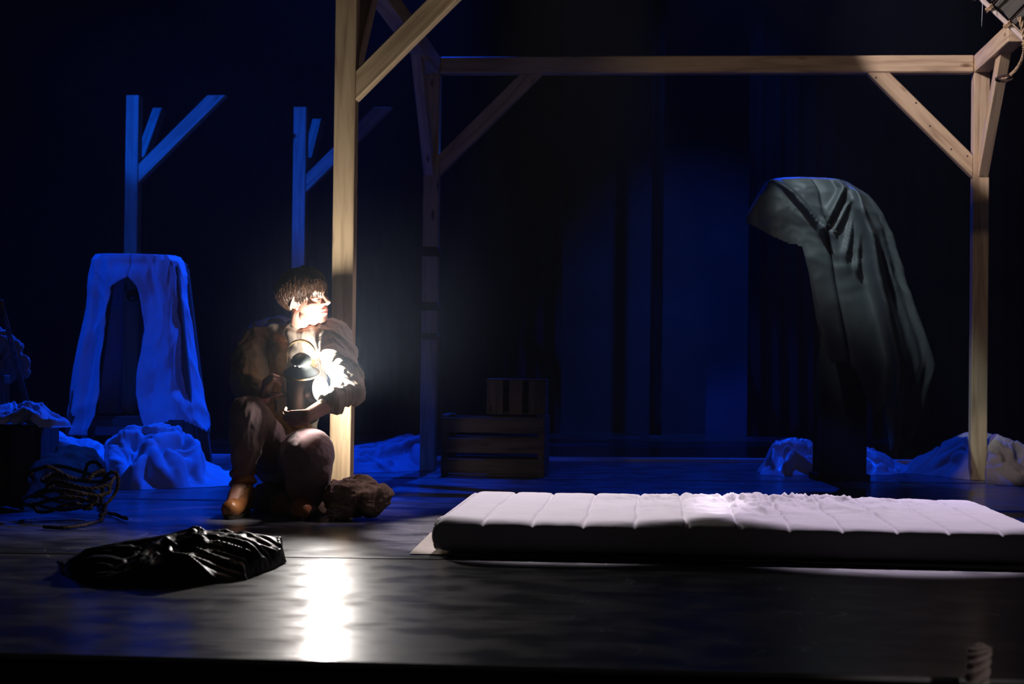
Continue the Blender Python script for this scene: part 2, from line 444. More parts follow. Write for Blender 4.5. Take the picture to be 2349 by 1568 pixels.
def curtain(px0, px1, Y, label):
    d0, d1 = P(px0, 700, 1)-C0, P(px1, 700, 1)-C0
    x0, x1 = d0[0]/d0[1]*Y, d1[0]/d1[1]*Y
    n = max(24, int(abs(x1-x0)/.03)); u = np.linspace(0, 1, n); z = np.linspace(.03, 6.2, 30)
    U, Z = np.meshgrid(u, z)
    A = np.zeros((30, n, 3)); A[..., 0] = x0+(x1-x0)*U
    A[..., 1] = Y+.06*np.sin(U*abs(x1-x0)/.16*6.28+1.5*np.sin(Z*.6))+.05*pn(U*20, Z*.6, 1)
    A[..., 2] = Z
    o = link('stage_curtain', grid_mesh('curtain', A), DRAPE)
    return setp(o, label, 'curtain')
curtain(-420, 1290, 15.0, 'wide black stage curtain behind the left half of the stage')
curtain(1492, 1520, 15.0, 'narrow black curtain strip in the middle of the blue lit backdrop')
curtain(1716, 2800, 15.0, 'wide black stage curtain behind the right half of the stage')

# ------------------------------------------------------------------ timber frame
TW, HB, HT = .09, 2.34, 2.44
XL, XR, YF, YN = -1.255, 1.836, 9.923, 7.088   # inner faces of the posts, front face of far and near posts
fr = empty('timber_frame', ((XL+XR)/2, YF, 0), 'large open frame of square pine posts, beams and diagonal braces around the mattress', 'frame')
box('post', XL-TW, XL, YF, YF+TW, 0, HB, PINE, fr)
box('post', XR, XR+TW, YF, YF+TW, 0, HB, PINE, fr)
box('post', XL-TW, XL, YN, YN+TW, 0, HB, PINE, fr)
box('beam', XL, XR, YF, YF+TW, HB, HT, PINE, fr, bevel=.008)
box('beam', XL-TW, XL, YN, YF+TW, HB, HT, PINE, fr)
box('beam', XR, XR+TW, YF-.92, YF+TW, HB, HT, PINE, fr)
box('beam', XL, XL+1.6, YN, YN+TW, HB, HT, PINE, fr)
BL, BV = .605, .128
def brace_x(xp, sgn, y0, parent, zb=HB, th=.075, name='brace'):
    q = [(xp, y0, zb-BL), (xp+sgn*BL, y0, zb), (xp+sgn*(BL-BV), y0, zb), (xp, y0, zb-BL+BV)]
    return prism(name, q, (0, th, 0), (sgn, 0, 1), PINE, parent)
def brace_y(yp, sgn, x0, x1, parent, zb=HB, name='brace'):
    q = [(x0, yp, zb-BL), (x0, yp+sgn*BL, zb), (x0, yp+sgn*(BL-BV), zb), (x0, yp, zb-BL+BV)]
    return prism(name, q, (x1-x0, 0, 0), (0, sgn, 1), PINE, parent)
brace_x(XL, 1, YF+.006, fr); brace_x(XR, -1, YF+.006, fr); brace_x(XL, 1, YN+.004, fr)
brace_y(YF, -1, XL-TW+.002, XL-.03, fr); brace_y(YF, -1, XR+.026, XR+.086, fr); brace_y(YN+TW, 1, XL-TW+.015, XL-.015, fr)
# screw heads on the right-hand brace
for (px, py) in ((2009, 178), (2101, 236), (2133, 289), (2182, 342), (2219, 358)):
    d = P(px, py, 1)-C0; q = C0+d*((YF+.006)/d[1])
    M_ = frame_m(V(q)+Vector((0, -.0015, 0)), (0, -1, 0))
    link('screw_head', lathe_mesh('s', [(0, .002), (.004, .0015), (.005, 0)], 10, M_), NAILM, fr)
# webbing wound round the far left post
for (py, h) in ((577, .056), (702, .050), (771, .036)):
    d = P(985, py, 1)-C0; z = (C0+d*(YF/d[1]))[2]
    o = box('strap', XL-TW-.008, XL+.008, YF-.008, YF+TW+.008, z-h/2, z+h/2, STRAPM, fr, bevel=.006)
    box('strap_end', XL+.008, XL+.020, YF-.012, YF+.02, z-h*.3, z+h*.1, STRAPM, o, bevel=.003)

def forked(px_r, py_top, Z, label):
    q = P(px_r, py_top, Z); x1, y0, zt = float(q[0]), float(q[1]), float(q[2])
    e = empty('forked_post', (x1-TW/2, y0+TW/2, 0), label, 'post')
    box('post', x1-TW, x1, y0, y0+TW, 0, zt, PINE, e)
    brace_x(x1, 1, y0+.004, e, zt); brace_y(y0+TW, 1, x1-TW+.018, x1-.004, e, zt)
    print('fork', x1, y0, zt); return e
forked(319, 218, 11.7, 'forked timber post rising behind the draped stand, lit dim blue')
forked(703, 245, 11.95, 'forked timber post lit bright blue behind the seated person')

# ------------------------------------------------------------------ crates
def crate(px0, px1, pyb, Wd, Hh, Dp, rot, label, slats='h', z0=0.0, base=None):
    c = base if base is not None else G((px0+px1)/2, pyb)
    ax = np.array([math.cos(rot), math.sin(rot), 0]); ay = np.array([-math.sin(rot), math.cos(rot), 0]); az = np.array([0, 0, 1.])
    c = np.array([c[0], c[1], z0])+ay*Dp/2
    e = empty('wooden_crate', c, label, 'crate', 'slatted wooden crates')
    t = .012
    for sx in (-1, 1):
        for sy in (-1, 1):
            obox('corner_post', c+ax*sx*(Wd/2-.022)+ay*sy*(Dp/2-.022-t)+az*Hh/2, ax, ay, az, .018, .018, Hh/2-.002, OLDWOOD, e)
    n = 3; hgt = Hh/n
    for sy in (-1, 1):
        for k in range(n):
            if slats == 'h':
                obox('slat', c+ay*sy*(Dp/2-t/2)+az*(hgt*(k+.5)), ax, ay, az, Wd/2, t/2, hgt*.36, OLDWOOD, e)
            else:
                obox('slat', c+ay*sy*(Dp/2-t/2)+ax*(Wd*((k+.5)/n-.5))+az*Hh/2, ax, ay, az, Wd/n*.34, t/2, Hh/2, OLDWOOD, e)
    for sx in (-1, 1):
        obox('end_panel', c+ax*sx*(Wd/2-t/2-.0005)+az*Hh/2, ax, ay, az, t/2, Dp/2-t-.001, Hh/2, OLDWOOD, e)
    obox('bottom_board', c+az*.008, ax, ay, az, Wd/2-t*2, Dp/2-t*2, .006, OLDWOOD, e)
    if slats == 'v':
        obox('top_board', c+az*(Hh+.004), ax, ay, az, Wd/2, Dp/2, .004, OLDWOOD, e)
        obox('back_board', c+ay*(Dp/2-t*2)+az*Hh/2, ax, ay, az, Wd/2-.03, .004, Hh/2-.02, OLDWOOD, e)
    return e, c, ax, ay
_, cc, cax, cay = crate(1010, 1248, 1093, .585, .345, .36, math.radians(-1), 'dark wooden crate with three horizontal slats, standing on the floor beside the far post')
crate(0, 0, 0, .335, .195, .26, math.radians(-1), 'smaller wooden crate with upright slats, sitting on top of the wider crate', 'v', .346, cc+cax*.115-cay*.05)

# ------------------------------------------------------------------ cloth on the floor
def heap(name, m_, top, back, front, label, cat, nt=170, nw=90, amp=.5, xs=1.0, nf=46, fw=.032, fs=4.5, seed=0.0, lean=.0, flat=1.7, edge=.12, thick=0, group=None, minz=.004):
    """crumpled cloth: top / back / front are lists of (px, py): crest outline, rear and front foot lines"""
    f_ = lambda L_: (lambda x: np.interp(x, [q[0] for q in L_], [q[1] for q in L_]))
    T, B, F = f_(top), f_(back), f_(front)
    x0, x1 = top[0][0], top[-1][0]
    t = .5-.5*np.cos(np.linspace(0, 1, nt)*math.pi)*.999
    A = np.zeros((nw, nt, 3)); ws = np.linspace(-1, 1, nw)
    dirF = np.array([FW[0], FW[1], 0])
    for j, px in enumerate(x0+(x1-x0)*t):
        g0, g1 = G(px, float(F(px))), G(px, float(B(px)))
        mid = (g0+g1)/2; Zm = np.dot(mid-C0, FW); s = FPX/Zm
        ym = float(B(px)+F(px))/2
        # crest height that puts the outline at the top line
        Hh = max((G(px, ym)[1]*0+(ym-float(T(px)))/s), minz)
        e = min(1.0, min(t[j], 1-t[j])*12)
        for i, w_ in enumerate(ws):
            k = (1-abs(w_)**flat)
            b = g0+(g1-g0)*(w_+1)/2
            A[i, j] = b; A[i, j, 2] = Hh*max(k, 0)**.85
    X, Y = A[..., 0].copy(), A[..., 1].copy()
    Z0 = A[..., 2].copy()
    du = np.gradient(A, axis=1); dv = np.gradient(A, axis=0)
    nr = np.cross(du, dv); nr /= np.linalg.norm(nr, axis=2)[..., None]+1e-9
    nr[nr[..., 2] < 0] *= -1
    hm = float(Z0.max()); am = amp*min(.10, hm*.6)
    # soft folds: bundles of curved ridges lying over one another
    fr = np.random.RandomState(int(seed*10)+3)
    uu = np.linspace(0, 1, nt)[None, :]*np.ones((nw, 1))
    LX, LY = X, Y
    cx0, cx1, cy0, cy1 = X.min(), X.max(), Y.min(), Y.max()
    wx = .05*pn(X*5+seed, Y*4, 1); wy = .07*pn(X*5, Y*4+seed, 6)
    fold = np.zeros_like(X)
    for k in range(int(nf)):
        jx, jy = fr.randint(nt), fr.randint(nw)
        p = np.array([X[jy, jx], Y[jy, jx]]); th_ = fr.uniform(-.6, .6)*(1 if xs < 1 else 2.2)+(0 if fr.rand() < .75 else 1.2)
        Lh = fr.uniform(.10, .26)*(cx1-cx0)*(1.2 if xs < 1 else 1); bend = fr.uniform(-1.1, 1.1)
        wd = fr.uniform(.5, 1.2)*fw; hk = fr.uniform(.55, 1.0); dmin = np.full_like(X, 9.)
        pr_ = None
        for t in np.linspace(-1, 1, 13):
            a_ = th_+bend*t; c_ = p+np.array([math.cos(th_)*t-math.sin(th_)*bend*.5*t*t, math.sin(th_)*t+math.cos(th_)*bend*.5*t*t])*Lh
            if pr_ is not None:
                d_ = c_-pr_; L2 = d_.dot(d_)+1e-12
                q_ = np.clip(((X+wx-pr_[0])*d_[0]+(Y+wy-pr_[1])*d_[1])/L2, 0, 1)
                dmin = np.minimum(dmin, np.hypot(X+wx-pr_[0]-q_*d_[0], (Y+wy-pr_[1]-q_*d_[1])*.75)+wd*.25*abs(t)**3)
            pr_ = c_
        rg = hk*np.clip(1-(dmin/(wd*1.7))**2, 0, 1)**.8
        fold = np.maximum(fold, rg)+.12*rg
    fold = np.clip(fold, 0, 1.35)
    Hc = Z0.max(axis=0)[None, :]
    base_ = Z0*(1-.30*amp)
    am2 = amp*np.minimum(.085, Hc*.62)
    c3 = crumple(X*fs*2.0*xs+seed, Y*fs*1.3+4, Z0*fs*1.6+seed, 1.2)-.38
    edgew = (1-np.abs(ws)[:, None]**5)*np.minimum(1, np.minimum(uu, 1-uu)*14)
    A[..., 2] = base_+(fold*am2+c3*.24*am2+.004)*edgew
    A += nr*((fold-.5)*.35*am2+c3*.10*am2)[..., None]*np.clip(Z0/max(hm*.3, .01), 0, 1)[..., None]*np.array([1, 1, 0])
    A[..., 0] += edge*.22*pn(X*9+seed, Y*6, 3+seed); A[..., 1] += edge*.35*pn(X*8, Y*6+seed, 8)
    A[..., 2] = np.maximum(A[..., 2], .002+.002*(1+pn(X*20, Y*20, 2)))
    A[0, :, 2] = .002; A[-1, :, 2] = .002
    # low frills along the foot
    o = link(name, grid_mesh(name, A), m_)
    return setp(o, label, cat, group)
heap('white_cloth', WHITECL, [(232, 1100), (255, 1035), (285, 1002), (330, 982), (360, 974), (400, 985), (440, 1020), (470, 1072), (500, 1082), (528, 1100)],
     [(232, 1090), (528, 1080)], [(232, 1118), (300, 1124), (420, 1120), (528, 1114)],
     'crumpled white cloth heap lit blue on the floor in front of the draped stand', 'cloth', seed=1.3, amp=1.0, fs=4.5)
heap('white_cloth', WHITECL, [(90, 1010), (120, 996), (160, 1000), (200, 1018), (240, 1050), (300, 1100)],
     [(90, 1078), (300, 1085)], [(90, 1125), (300, 1118)],
     'white cloth trailing down over the brown sacking at the left', 'cloth', seed=3.1, amp=.8, fs=4.5)
heap('fallen_cloth', mat('blue_grey_cloth', (.16, .20, .25), .9, .1), [(780, 1045), (830, 1032), (880, 1026), (930, 1014), (962, 1012), (974, 1030), (982, 1060)],
     [(780, 1050), (982, 1050)], [(780, 1085), (900, 1083), (982, 1078)],
     'dim blue lit cloth on the floor between near post and far left post', 'cloth', seed=5.7, amp=.8, fs=4)
heap('plastic_sheet', PLASTIC, [(1738, 1082), (1758, 1062), (1775, 1035), (1805, 1022), (1840, 1024), (1870, 1032), (1900, 1035)],
     [(1738, 1078), (1900, 1065)], [(1738, 1088), (1800, 1092), (1900, 1085)],
     'crumpled thin plastic sheet lit bright blue, left of the black plinth', 'sheet', seed=7.7, amp=.9, fs=7, nf=34, fw=.020, nt=110, nw=60)
heap('plastic_sheet', PLASTIC, [(1975, 1030), (2000, 1041), (2022, 1046), (2045, 1058), (2062, 1068), (2084, 1076)],
     [(1975, 1065), (2084, 1072)], [(1975, 1090), (2030, 1090), (2084, 1084)],
     'crumpled thin plastic sheet lit bright blue, right of the black plinth', 'sheet', seed=9.9, amp=.9, fs=7, nf=34, fw=.020, nt=110, nw=60)
heap('grey_cloth', GREYSACK, [(2070, 1078), (2110, 1052), (2160, 1030), (2195, 1008), (2225, 997), (2260, 998), (2285, 1010), (2310, 1040), (2330, 1078)],
     [(2070, 1070), (2330, 1072)], [(2070, 1085), (2150, 1092), (2230, 1101), (2330, 1104)],
     'grey cloth mound slumped against the foot of the right-hand post', 'cloth', seed=11.2, amp=.6, fs=3)
heap('grey_cloth', GREYSACK, [(2262, 1012), (2285, 1002), (2310, 1012), (2335, 1032), (2380, 1052), (2420, 1080)],
     [(2262, 1085), (2420, 1085)], [(2262, 1112), (2420, 1118)],
     'pale folded cloth bunched at the right edge beside the right-hand post', 'cloth', seed=13.2, amp=.9, fs=5)
heap('black_garment', BLACKSAT, [(140, 1308), (200, 1278), (300, 1264), (400, 1249), (440, 1238), (480, 1246), (560, 1248), (634, 1250), (652, 1287)],
     [(140, 1285), (300, 1262), (630, 1262), (652, 1280)], [(140, 1318), (220, 1345), (400, 1345), (560, 1330), (652, 1292)],
     'crumpled shiny black garment lying on the floor at the front left', 'garment', seed=17.0, amp=.85, fs=5.0, xs=.5, nf=110, fw=.017, nt=260, nw=110, edge=.10)

# ------------------------------------------------------------------ mattress
def mattress():
    x0, x1, y0, y1, z0, z1 = -.705, 1.285, 5.50, 6.87, .012, .118
    nx, nr = 520, 150
    xs = np.linspace(0, 1, nx); X = x0+(x1-x0)*xs
    ex = 6.0
    # ring (superellipse) in y-z
    th = np.linspace(0, 2*math.pi, nr, endpoint=False)
    cy = np.sign(np.cos(th))*np.abs(np.cos(th))**(2/18.); cz = np.sign(np.sin(th))*np.abs(np.sin(th))**(2/7.)
    # redistribute the ring evenly
    pts = np.stack([cy*(y1-y0)/2, cz*(z1-z0)/2], 1); seg = np.linalg.norm(np.roll(pts, -1, 0)-pts, axis=1)
    s = np.concatenate([[0], np.cumsum(seg)]); q = np.linspace(0, s[-1], nr, endpoint=False)
    pe = np.vstack([pts, pts[:1]]); py = np.interp(q, s, pe[:, 0]); pz = np.interp(q, s, pe[:, 1])
    A = np.zeros((nx, nr, 3))
    for i in range(nx):
        d = min(X[i]-x0, x1-X[i]); rr = .045
        k = 1 if d > rr else math.sqrt(max(1-((rr-d)/rr)**2, 0))
        kz = .22+.78*k; ky = 1-.03*(1-k)
        A[i, :, 0] = X[i]; A[i, :, 1] = (y0+y1)/2+py*ky; A[i, :, 2] = (z0+z1)/2+pz*kz
    Y, Z = A[..., 1], A[..., 2]; XX = A[..., 0]
    topm = np.clip((Z-(z0+z1)/2)/((z1-z0)/2)*1.6-.4, 0, 1)
    pitch = (x1-x0)/12; seam = 0
    for k in range(1, 12):
        xc = x0+pitch*k+.008*pn(Y*3, k*3.7, 0)+.012*np.clip((Y-y0)/(y1-y0)-.5, 0, 1)*np.sin(k*2.)
        seam = seam+np.exp(-((XX-xc)/.006)**2)*1.0+.28*np.exp(-((XX-xc)/.025)**2)
    puff = -.0075*seam
    v = (Y-y0)/(y1-y0); u = (XX-x0)/(x1-x0)
    msk = np.exp(-((u-.60)/.24)**2)*np.exp(-((v-.62)/.30)**2)
    msk2 = np.exp(-((u-.58)/.26)**2)*np.exp(-((v-.80)/.13)**2)
    wr = (crumple(XX*6+2, Y*4.0, 1.0, 1.2)-.42)*.045*msk+(crumple(XX*7+6, Y*9, 4.0, 1.15)-.45)*.060*msk2+.0015*pn(XX*22, Y*22, 0)
    A[..., 2] += (puff+wr)*topm
    A[..., 1] -= .003*np.clip(1-topm*3, 0, 1)*pn(XX*9, Z*30, 2)
    e = link('mattress', None or grid_mesh('mattress', A, True), MATTR)
    me = e.data
    setp(e, 'white quilted mattress with crosswise stitched seams and wrinkled cover, lying on the floor', 'mattress')
    # end caps
    bm = bmesh.new(); bm.from_mesh(me); bm.verts.ensure_lookup_table()
    for off in (0, (nx-1)*nr):
        try: bm.faces.new([bm.verts[off+k] for k in range(nr)])
        except Exception: pass
    bmesh.ops.recalc_face_normals(bm, faces=bm.faces); bm.to_mesh(me); bm.free()
    # gathered piping round the left end
    ring = []
    for k in range(90):
        an = 2*math.pi*k/90
        c_, s_ = math.cos(an), math.sin(an)
        yy = np.sign(c_)*abs(c_)**(2/16.)*(y1-y0)/2*.985; zz = np.sign(s_)*abs(s_)**(2/4.)*(z1-z0)/2*.86
        ring.append((x0+.012+.002*math.sin(k*5), (y0+y1)/2+yy, (z0+z1)/2+zz-.002))
    link('piping', tube_mesh('piping', ring, [.0045+.0018*math.sin(k*2.7) for k in range(90)], 8, True), MATTR, e)
    return e
mattress()
def sheet():
    nx, ny = 420, 26
    A = np.zeros((ny, nx, 3))
    F = [(938, 1272), (1000, 1273), (1100, 1277), (1300, 1279), (1500, 1284), (1800, 1292), (2100, 1301), (2500, 1316)]
    for j in range(nx):
        u = j/(nx-1); px = 938+(2560-938)*u**1.0
        g0 = G(px, float(np.interp(px, [q[0] for q in F], [q[1] for q in F])))
        back = 5.62 if j else 5.0
        lf = min(1, (px-938)/90)
        g1 = G(px+50-20*lf, 1222+(px-938)*.015)
        for i in range(ny):
            v = i/(ny-1); q = g0+(g1-g0)*v
            z = .003
            for (c_, w_, h) in ((1106, 11, .012), (1152, 15, .020), (1390, 18, .016), (1560, 22, .007), (1800, 26, .006)):
                z += h*math.exp(-((px-c_)/w_)**2)*max(0, 1-v*3.2)
            z += .003*abs(float(pn(q[0]*14, q[1]*5, 0)))*max(0, 1-v*2.5)
            if px < 1010: z += .016*math.exp(-((px-985)/16)**2)*math.exp(-((v-.75)/.3)**2)
            A[i, j] = (q[0], q[1], z)
    o = link('floor_sheet', grid_mesh('sheet', A), BEIGECL)
    setp(o, 'beige sheet with a rippled front edge spread under the white mattress', 'sheet')
sheet()

# ------------------------------------------------------------------ draped cloths on stands
def loft(name, m_, rows, Zc, label, fold=.02, nfold=9, seed=0.0, opening=None, cap=10, hem=None, nu=260, cat='cloth', extra=None, vdiv=14, cr=.012, hem_line=None):
    """rows: (py, xL, xR, half depth) from the top down; opening: list of (py, xl, xr) slit in the front"""
    pys = [q[0] for q in rows]; N_ = (len(rows)-1)*vdiv
    py = np.interp(np.linspace(0, len(rows)-1, N_), range(len(rows)), pys)
    it = lambda k: np.interp(py, pys, [q[k] for q in rows])
    ker = np.hanning(15); ker /= ker.sum()
    sm = lambda a_: np.convolve(np.pad(a_, 7, mode='reflect', reflect_type='odd'), ker, 'valid')
    xL, xR, dp = sm(it(1)), sm(it(2)), it(3)
    dF = np.array([FW[0], FW[1], 0]); dF /= np.linalg.norm(dF)
    u = np.linspace(0, 1, nu)
    A = np.zeros((N_+cap, nu, 3))
    for j in range(N_):
        c = P((xL[j]+xR[j])/2, py[j], Zc); s = FPX/Zc; hw = (xR[j]-xL[j])/2/s
        a0, a1 = 0.0, 2*math.pi
        if opening:
            ol = np.interp(py[j], [q[0] for q in opening], [q[1] for q in opening]); orr = np.interp(py[j], [q[0] for q in opening], [q[2] for q in opening])
            xm = (xL[j]+xR[j])/2
            a0 = math.asin(max(-.95, min(.95, (xm-orr)/s/hw*1.0)))*-1; a1 = 2*math.pi+math.asin(max(-.95, min(.95, (ol-xm)/s/hw)))
        # angle 0 points at the camera, positive to the right
        an = a0+(a1-a0)*u
        sx, cy = np.sin(an), np.cos(an)
        ex = 2/2.6
        X = np.sign(sx)*np.abs(sx)**ex*hw; D = -np.sign(cy)*np.abs(cy)**ex*dp[j]
        g = j/(N_-1)
        ph = an*nfold+1.3*np.sin(an*2+seed)+seed+.8*g
        f_ = fold*min(1, g*2.2)*(np.sin(ph)*.6+.5*np.sin(ph*.53+2*g+seed)+.35*np.sin(ph*1.9))
        cre = cr*(crumple(an*1.1+seed, np.full_like(an, c[2]*2.2), 1.0)-.4)
        wn_ = 1-np.exp(-(np.minimum(u, 1-u)/.03)**2) if opening and py[j] < 668 else 1.0
        f_ = f_*wn_; cre = cre*wn_
        nrm = np.sqrt(X**2/hw**2+D**2/dp[j]**2)
        X2 = X+X/hw*(f_*.5*(np.abs(cy))+cre*.5); D2 = D+(D/dp[j])*(f_+cre)
        q = c[None, :]+CR[None, :]*X2[:, None]+dF[None, :]*D2[:, None]
        q[:, 2] = c[2]
        if extra is not None: q = extra(q, an, g, X, py[j])
        A[j+cap] = q
    # cap: shrink the first ring towards its middle
    r0 = A[cap]; mid = r0.mean(axis=0); mid[2] += .004
    for k in range(cap):
        t = k/cap; A[k] = mid+(r0-mid)*t
        A[k, :, 2] = mid[2]-.006*t**3+.004*pn(A[k, :, 0]*14, A[k, :, 1]*14, seed)*(1-t)
    if hem_line is not None:      # the cloth ends along a line given across its front
        for i in range(nu):
            for j in range(cap+3, len(A)):
                d_ = A[j, i]-C0; zc_ = d_.dot(FW); qx_ = 1174.5+FPX*d_.dot(CR)/zc_; qy_ = 784-FPX*d_.dot(CU)/zc_
                if qy_ > np.interp(qx_, [h_[0] for h_ in hem_line], [h_[1] for h_ in hem_line]):
                    A[j:, i] = A[j-1, i]+np.array([0, 0, -.0003])*np.arange(1, len(A)-j+1)[:, None]; break
    if hem is not None:
        for i in range(nu):
            hz = hem(A[-1, i], u[i])
            bad = np.nonzero(A[:, i, 2] < hz)[0]
            if len(bad): A[bad[0]:, i] = A[max(bad[0]-1, 0), i]+np.array([0, 0, -.0004])*np.arange(1, len(A)-bad[0]+1)[:, None]
    A[..., 2] = np.maximum(A[..., 2], .003)
    me = grid_mesh(name, A)
    o = link(name, me, m_)
    sd = o.modifiers.new('t', 'SOLIDIFY'); sd.thickness = .002
    return setp(o, label, cat)

ZS = 10.05
def sagL(q, an, g, X, py):
    # a swag of slack cloth across the front top and rolled edges at the opening
    fr_ = np.clip(np.cos(an), 0, 1)
    d = .05*np.exp(-((py-640)/26.)**2)*fr_*np.exp(-((X+.02)/.14)**2)-.03*np.exp(-((py-612)/14.)**2)*fr_*np.exp(-((X-.03)/.12)**2)
    d += .035*np.exp(-((py-745-(X*300))/30.)**2)*fr_*np.exp(-((X-.12)/.07)**2)
    d += .035*np.exp(-((py-800+(X*200))/34.)**2)*fr_*np.exp(-((X+.13)/.05)**2)
    d += .03*np.exp(-((py-860)/30.)**2)*fr_*np.exp(-((X-.10)/.06)**2)
    q[:, 1] -= d
    return q
loft('draped_cloth', WHITECL, [(588, 226, 410, .22), (600, 219, 418, .235), (650, 211, 424, .25), (750, 198, 434, .27), (850, 181, 450, .29), (950, 165, 472, .31), (1016, 157, 492, .33), (1060, 153, 500, .335)],
     ZS, 'long white cloth draped over a tall wooden stand, parted in front, lit blue', fold=.035, nfold=8, seed=2.1,
     opening=[(588, 319, 319), (642, 319, 319), (662, 288, 330), (720, 280, 338), (760, 276, 345), (830, 270, 332), (900, 268, 328), (950, 262, 336), (1000, 240, 350), (1060, 215, 372)],
     hem=lambda q, u: .18+.10*math.sin(u*9)+.05*math.sin(u*23) if u < .93 else .2, extra=sagL, cr=.05)
# the wooden stand under it
c = P(318, 800, ZS); c = np.array([c[0], c[1], 0])
st = empty('wooden_stand', c, 'tall dark wooden stand with upright centre board under the white draped cloth', 'stand')
ht = float(P(318, 588, ZS)[2])-.03
for sx in (-1, 1):
    for sy in (-1, 1):
        q0 = c+CR*sx*.37+FW*sy*.22; q0[2] = 0; q1 = c+CR*sx*.22+FW*sy*.15; q1[2] = ht-.03
        d = q1-q0; n = np.array([0, .04, 0])
        prism('leg', [q0-CR*.03, q0+CR*.03, q1+CR*.03, q1-CR*.03], (0, .05, 0), d, DARKWOOD, st)
box('top_board', c[0]-.235, c[0]+.235, c[1]-.16, c[1]+.20, ht-.03, ht, DARKWOOD, st)
hz = float(P(318, 965, ZS)[2])
obox('rail', c-FW*.20+np.array([0, 0, hz]), CR, FW, np.array([0, 0, 1.]), .31, .015, .022, DARKWOOD, st)
obox('rail', c+FW*.20+np.array([0, 0, hz]), CR, FW, np.array([0, 0, 1.]), .31, .015, .022, DARKWOOD, st)
obox('shelf', c+np.array([0, 0, hz+.03]), CR, FW, np.array([0, 0, 1.]), .30, .20, .008, DARKWOOD, st)
obox('centre_board', c+CR*(-.045)+np.array([0, 0, (hz+ht)/2]), CR, FW, np.array([0, 0, 1.]), .045, .012, (ht-hz)/2-.03, PINE, st)
M_ = frame_m(V(P(306, 678, 9.93)), -FW)
link('knob', lathe_mesh('knob', [(0, .05), (.02, .048), (.034, .036), (.038, .02), (.03, .004), (.03, -.02), (0, -.02)], 24, M_), METAL, st)

ZG = 9.45
def sagR(q, an, g, X, py):
    fr_ = np.clip(np.cos(an), 0, 1)**.7
    s = FPX/ZG; xp = X
    d = 0
    # V-shaped swag hanging between the two top corners
    for k, (x0, y0, x1, y1, wd, am) in enumerate((
            (-.20, 420, -.03, 528, .018, .075), (.14, 440, -.02, 532, .018, .06), (.16, 470, .02, 545, .014, .04),
            (.175, 490, .07, 590, .014, .035), (.19, 500, .13, 620, .016, .04), (.20, 455, .255, 900, .022, .11))):
        t = np.clip((py-y0)/(y1-y0), 0, 1); xc = x0+(x1-x0)*t
        on = np.exp(-max(0, y0-py, py-y1)**2/400.)
        d = d+am*on*np.exp(-((xp-xc)/wd)**2)
    q[:, 1] -= d*fr_
    return q
loft('dark_cloth', GREYCL, [(414, 1772, 1900, .16), (420, 1756, 1938, .20), (450, 1738, 1985, .24), (492, 1716, 2018, .26), (560, 1715, 2048, .27), (640, 1715, 2068, .28), (740, 1715, 2104, .29), (835, 1715, 2138, .30), (900, 1716, 2120, .30), (1000, 1717, 2110, .30), (1070, 1718, 2095, .30)],
     ZG, 'large charcoal cloth draped in a hunched shape over the black plinth, tall as a person', fold=.045, nfold=7, seed=4.4,
     extra=sagR, cr=.03, hem_line=[(1700, 498), (1730, 508), (1770, 532), (1805, 548), (1840, 556), (1862, 640), (1880, 780), (1905, 826), (1960, 836), (1982, 900), (2010, 948), (2028, 925), (2042, 1035), (2062, 1058), (2090, 1010), (2108, 985), (2125, 900), (2145, 840)])
c = G(1935, 1104); c = c+FW*.13; c[2] = 0
pl = empty('black_plinth', c, 'narrow square black plinth standing under the large charcoal cloth', 'plinth')
az = np.array([0, 0, 1.]); F2 = np.array([FW[0], FW[1], 0]); F2 /= np.linalg.norm(F2)
obox('column', c+az*.76, RT, F2, az, .132, .11, .76, BLACKW, pl)
obox('foot', c+az*.02, RT, F2, az, .15, .13, .02, BLACKW, pl)
obox('crossbar', c-RT*.17+az*1.56, RT, F2, az, .30, .03, .025, BLACKW, pl)

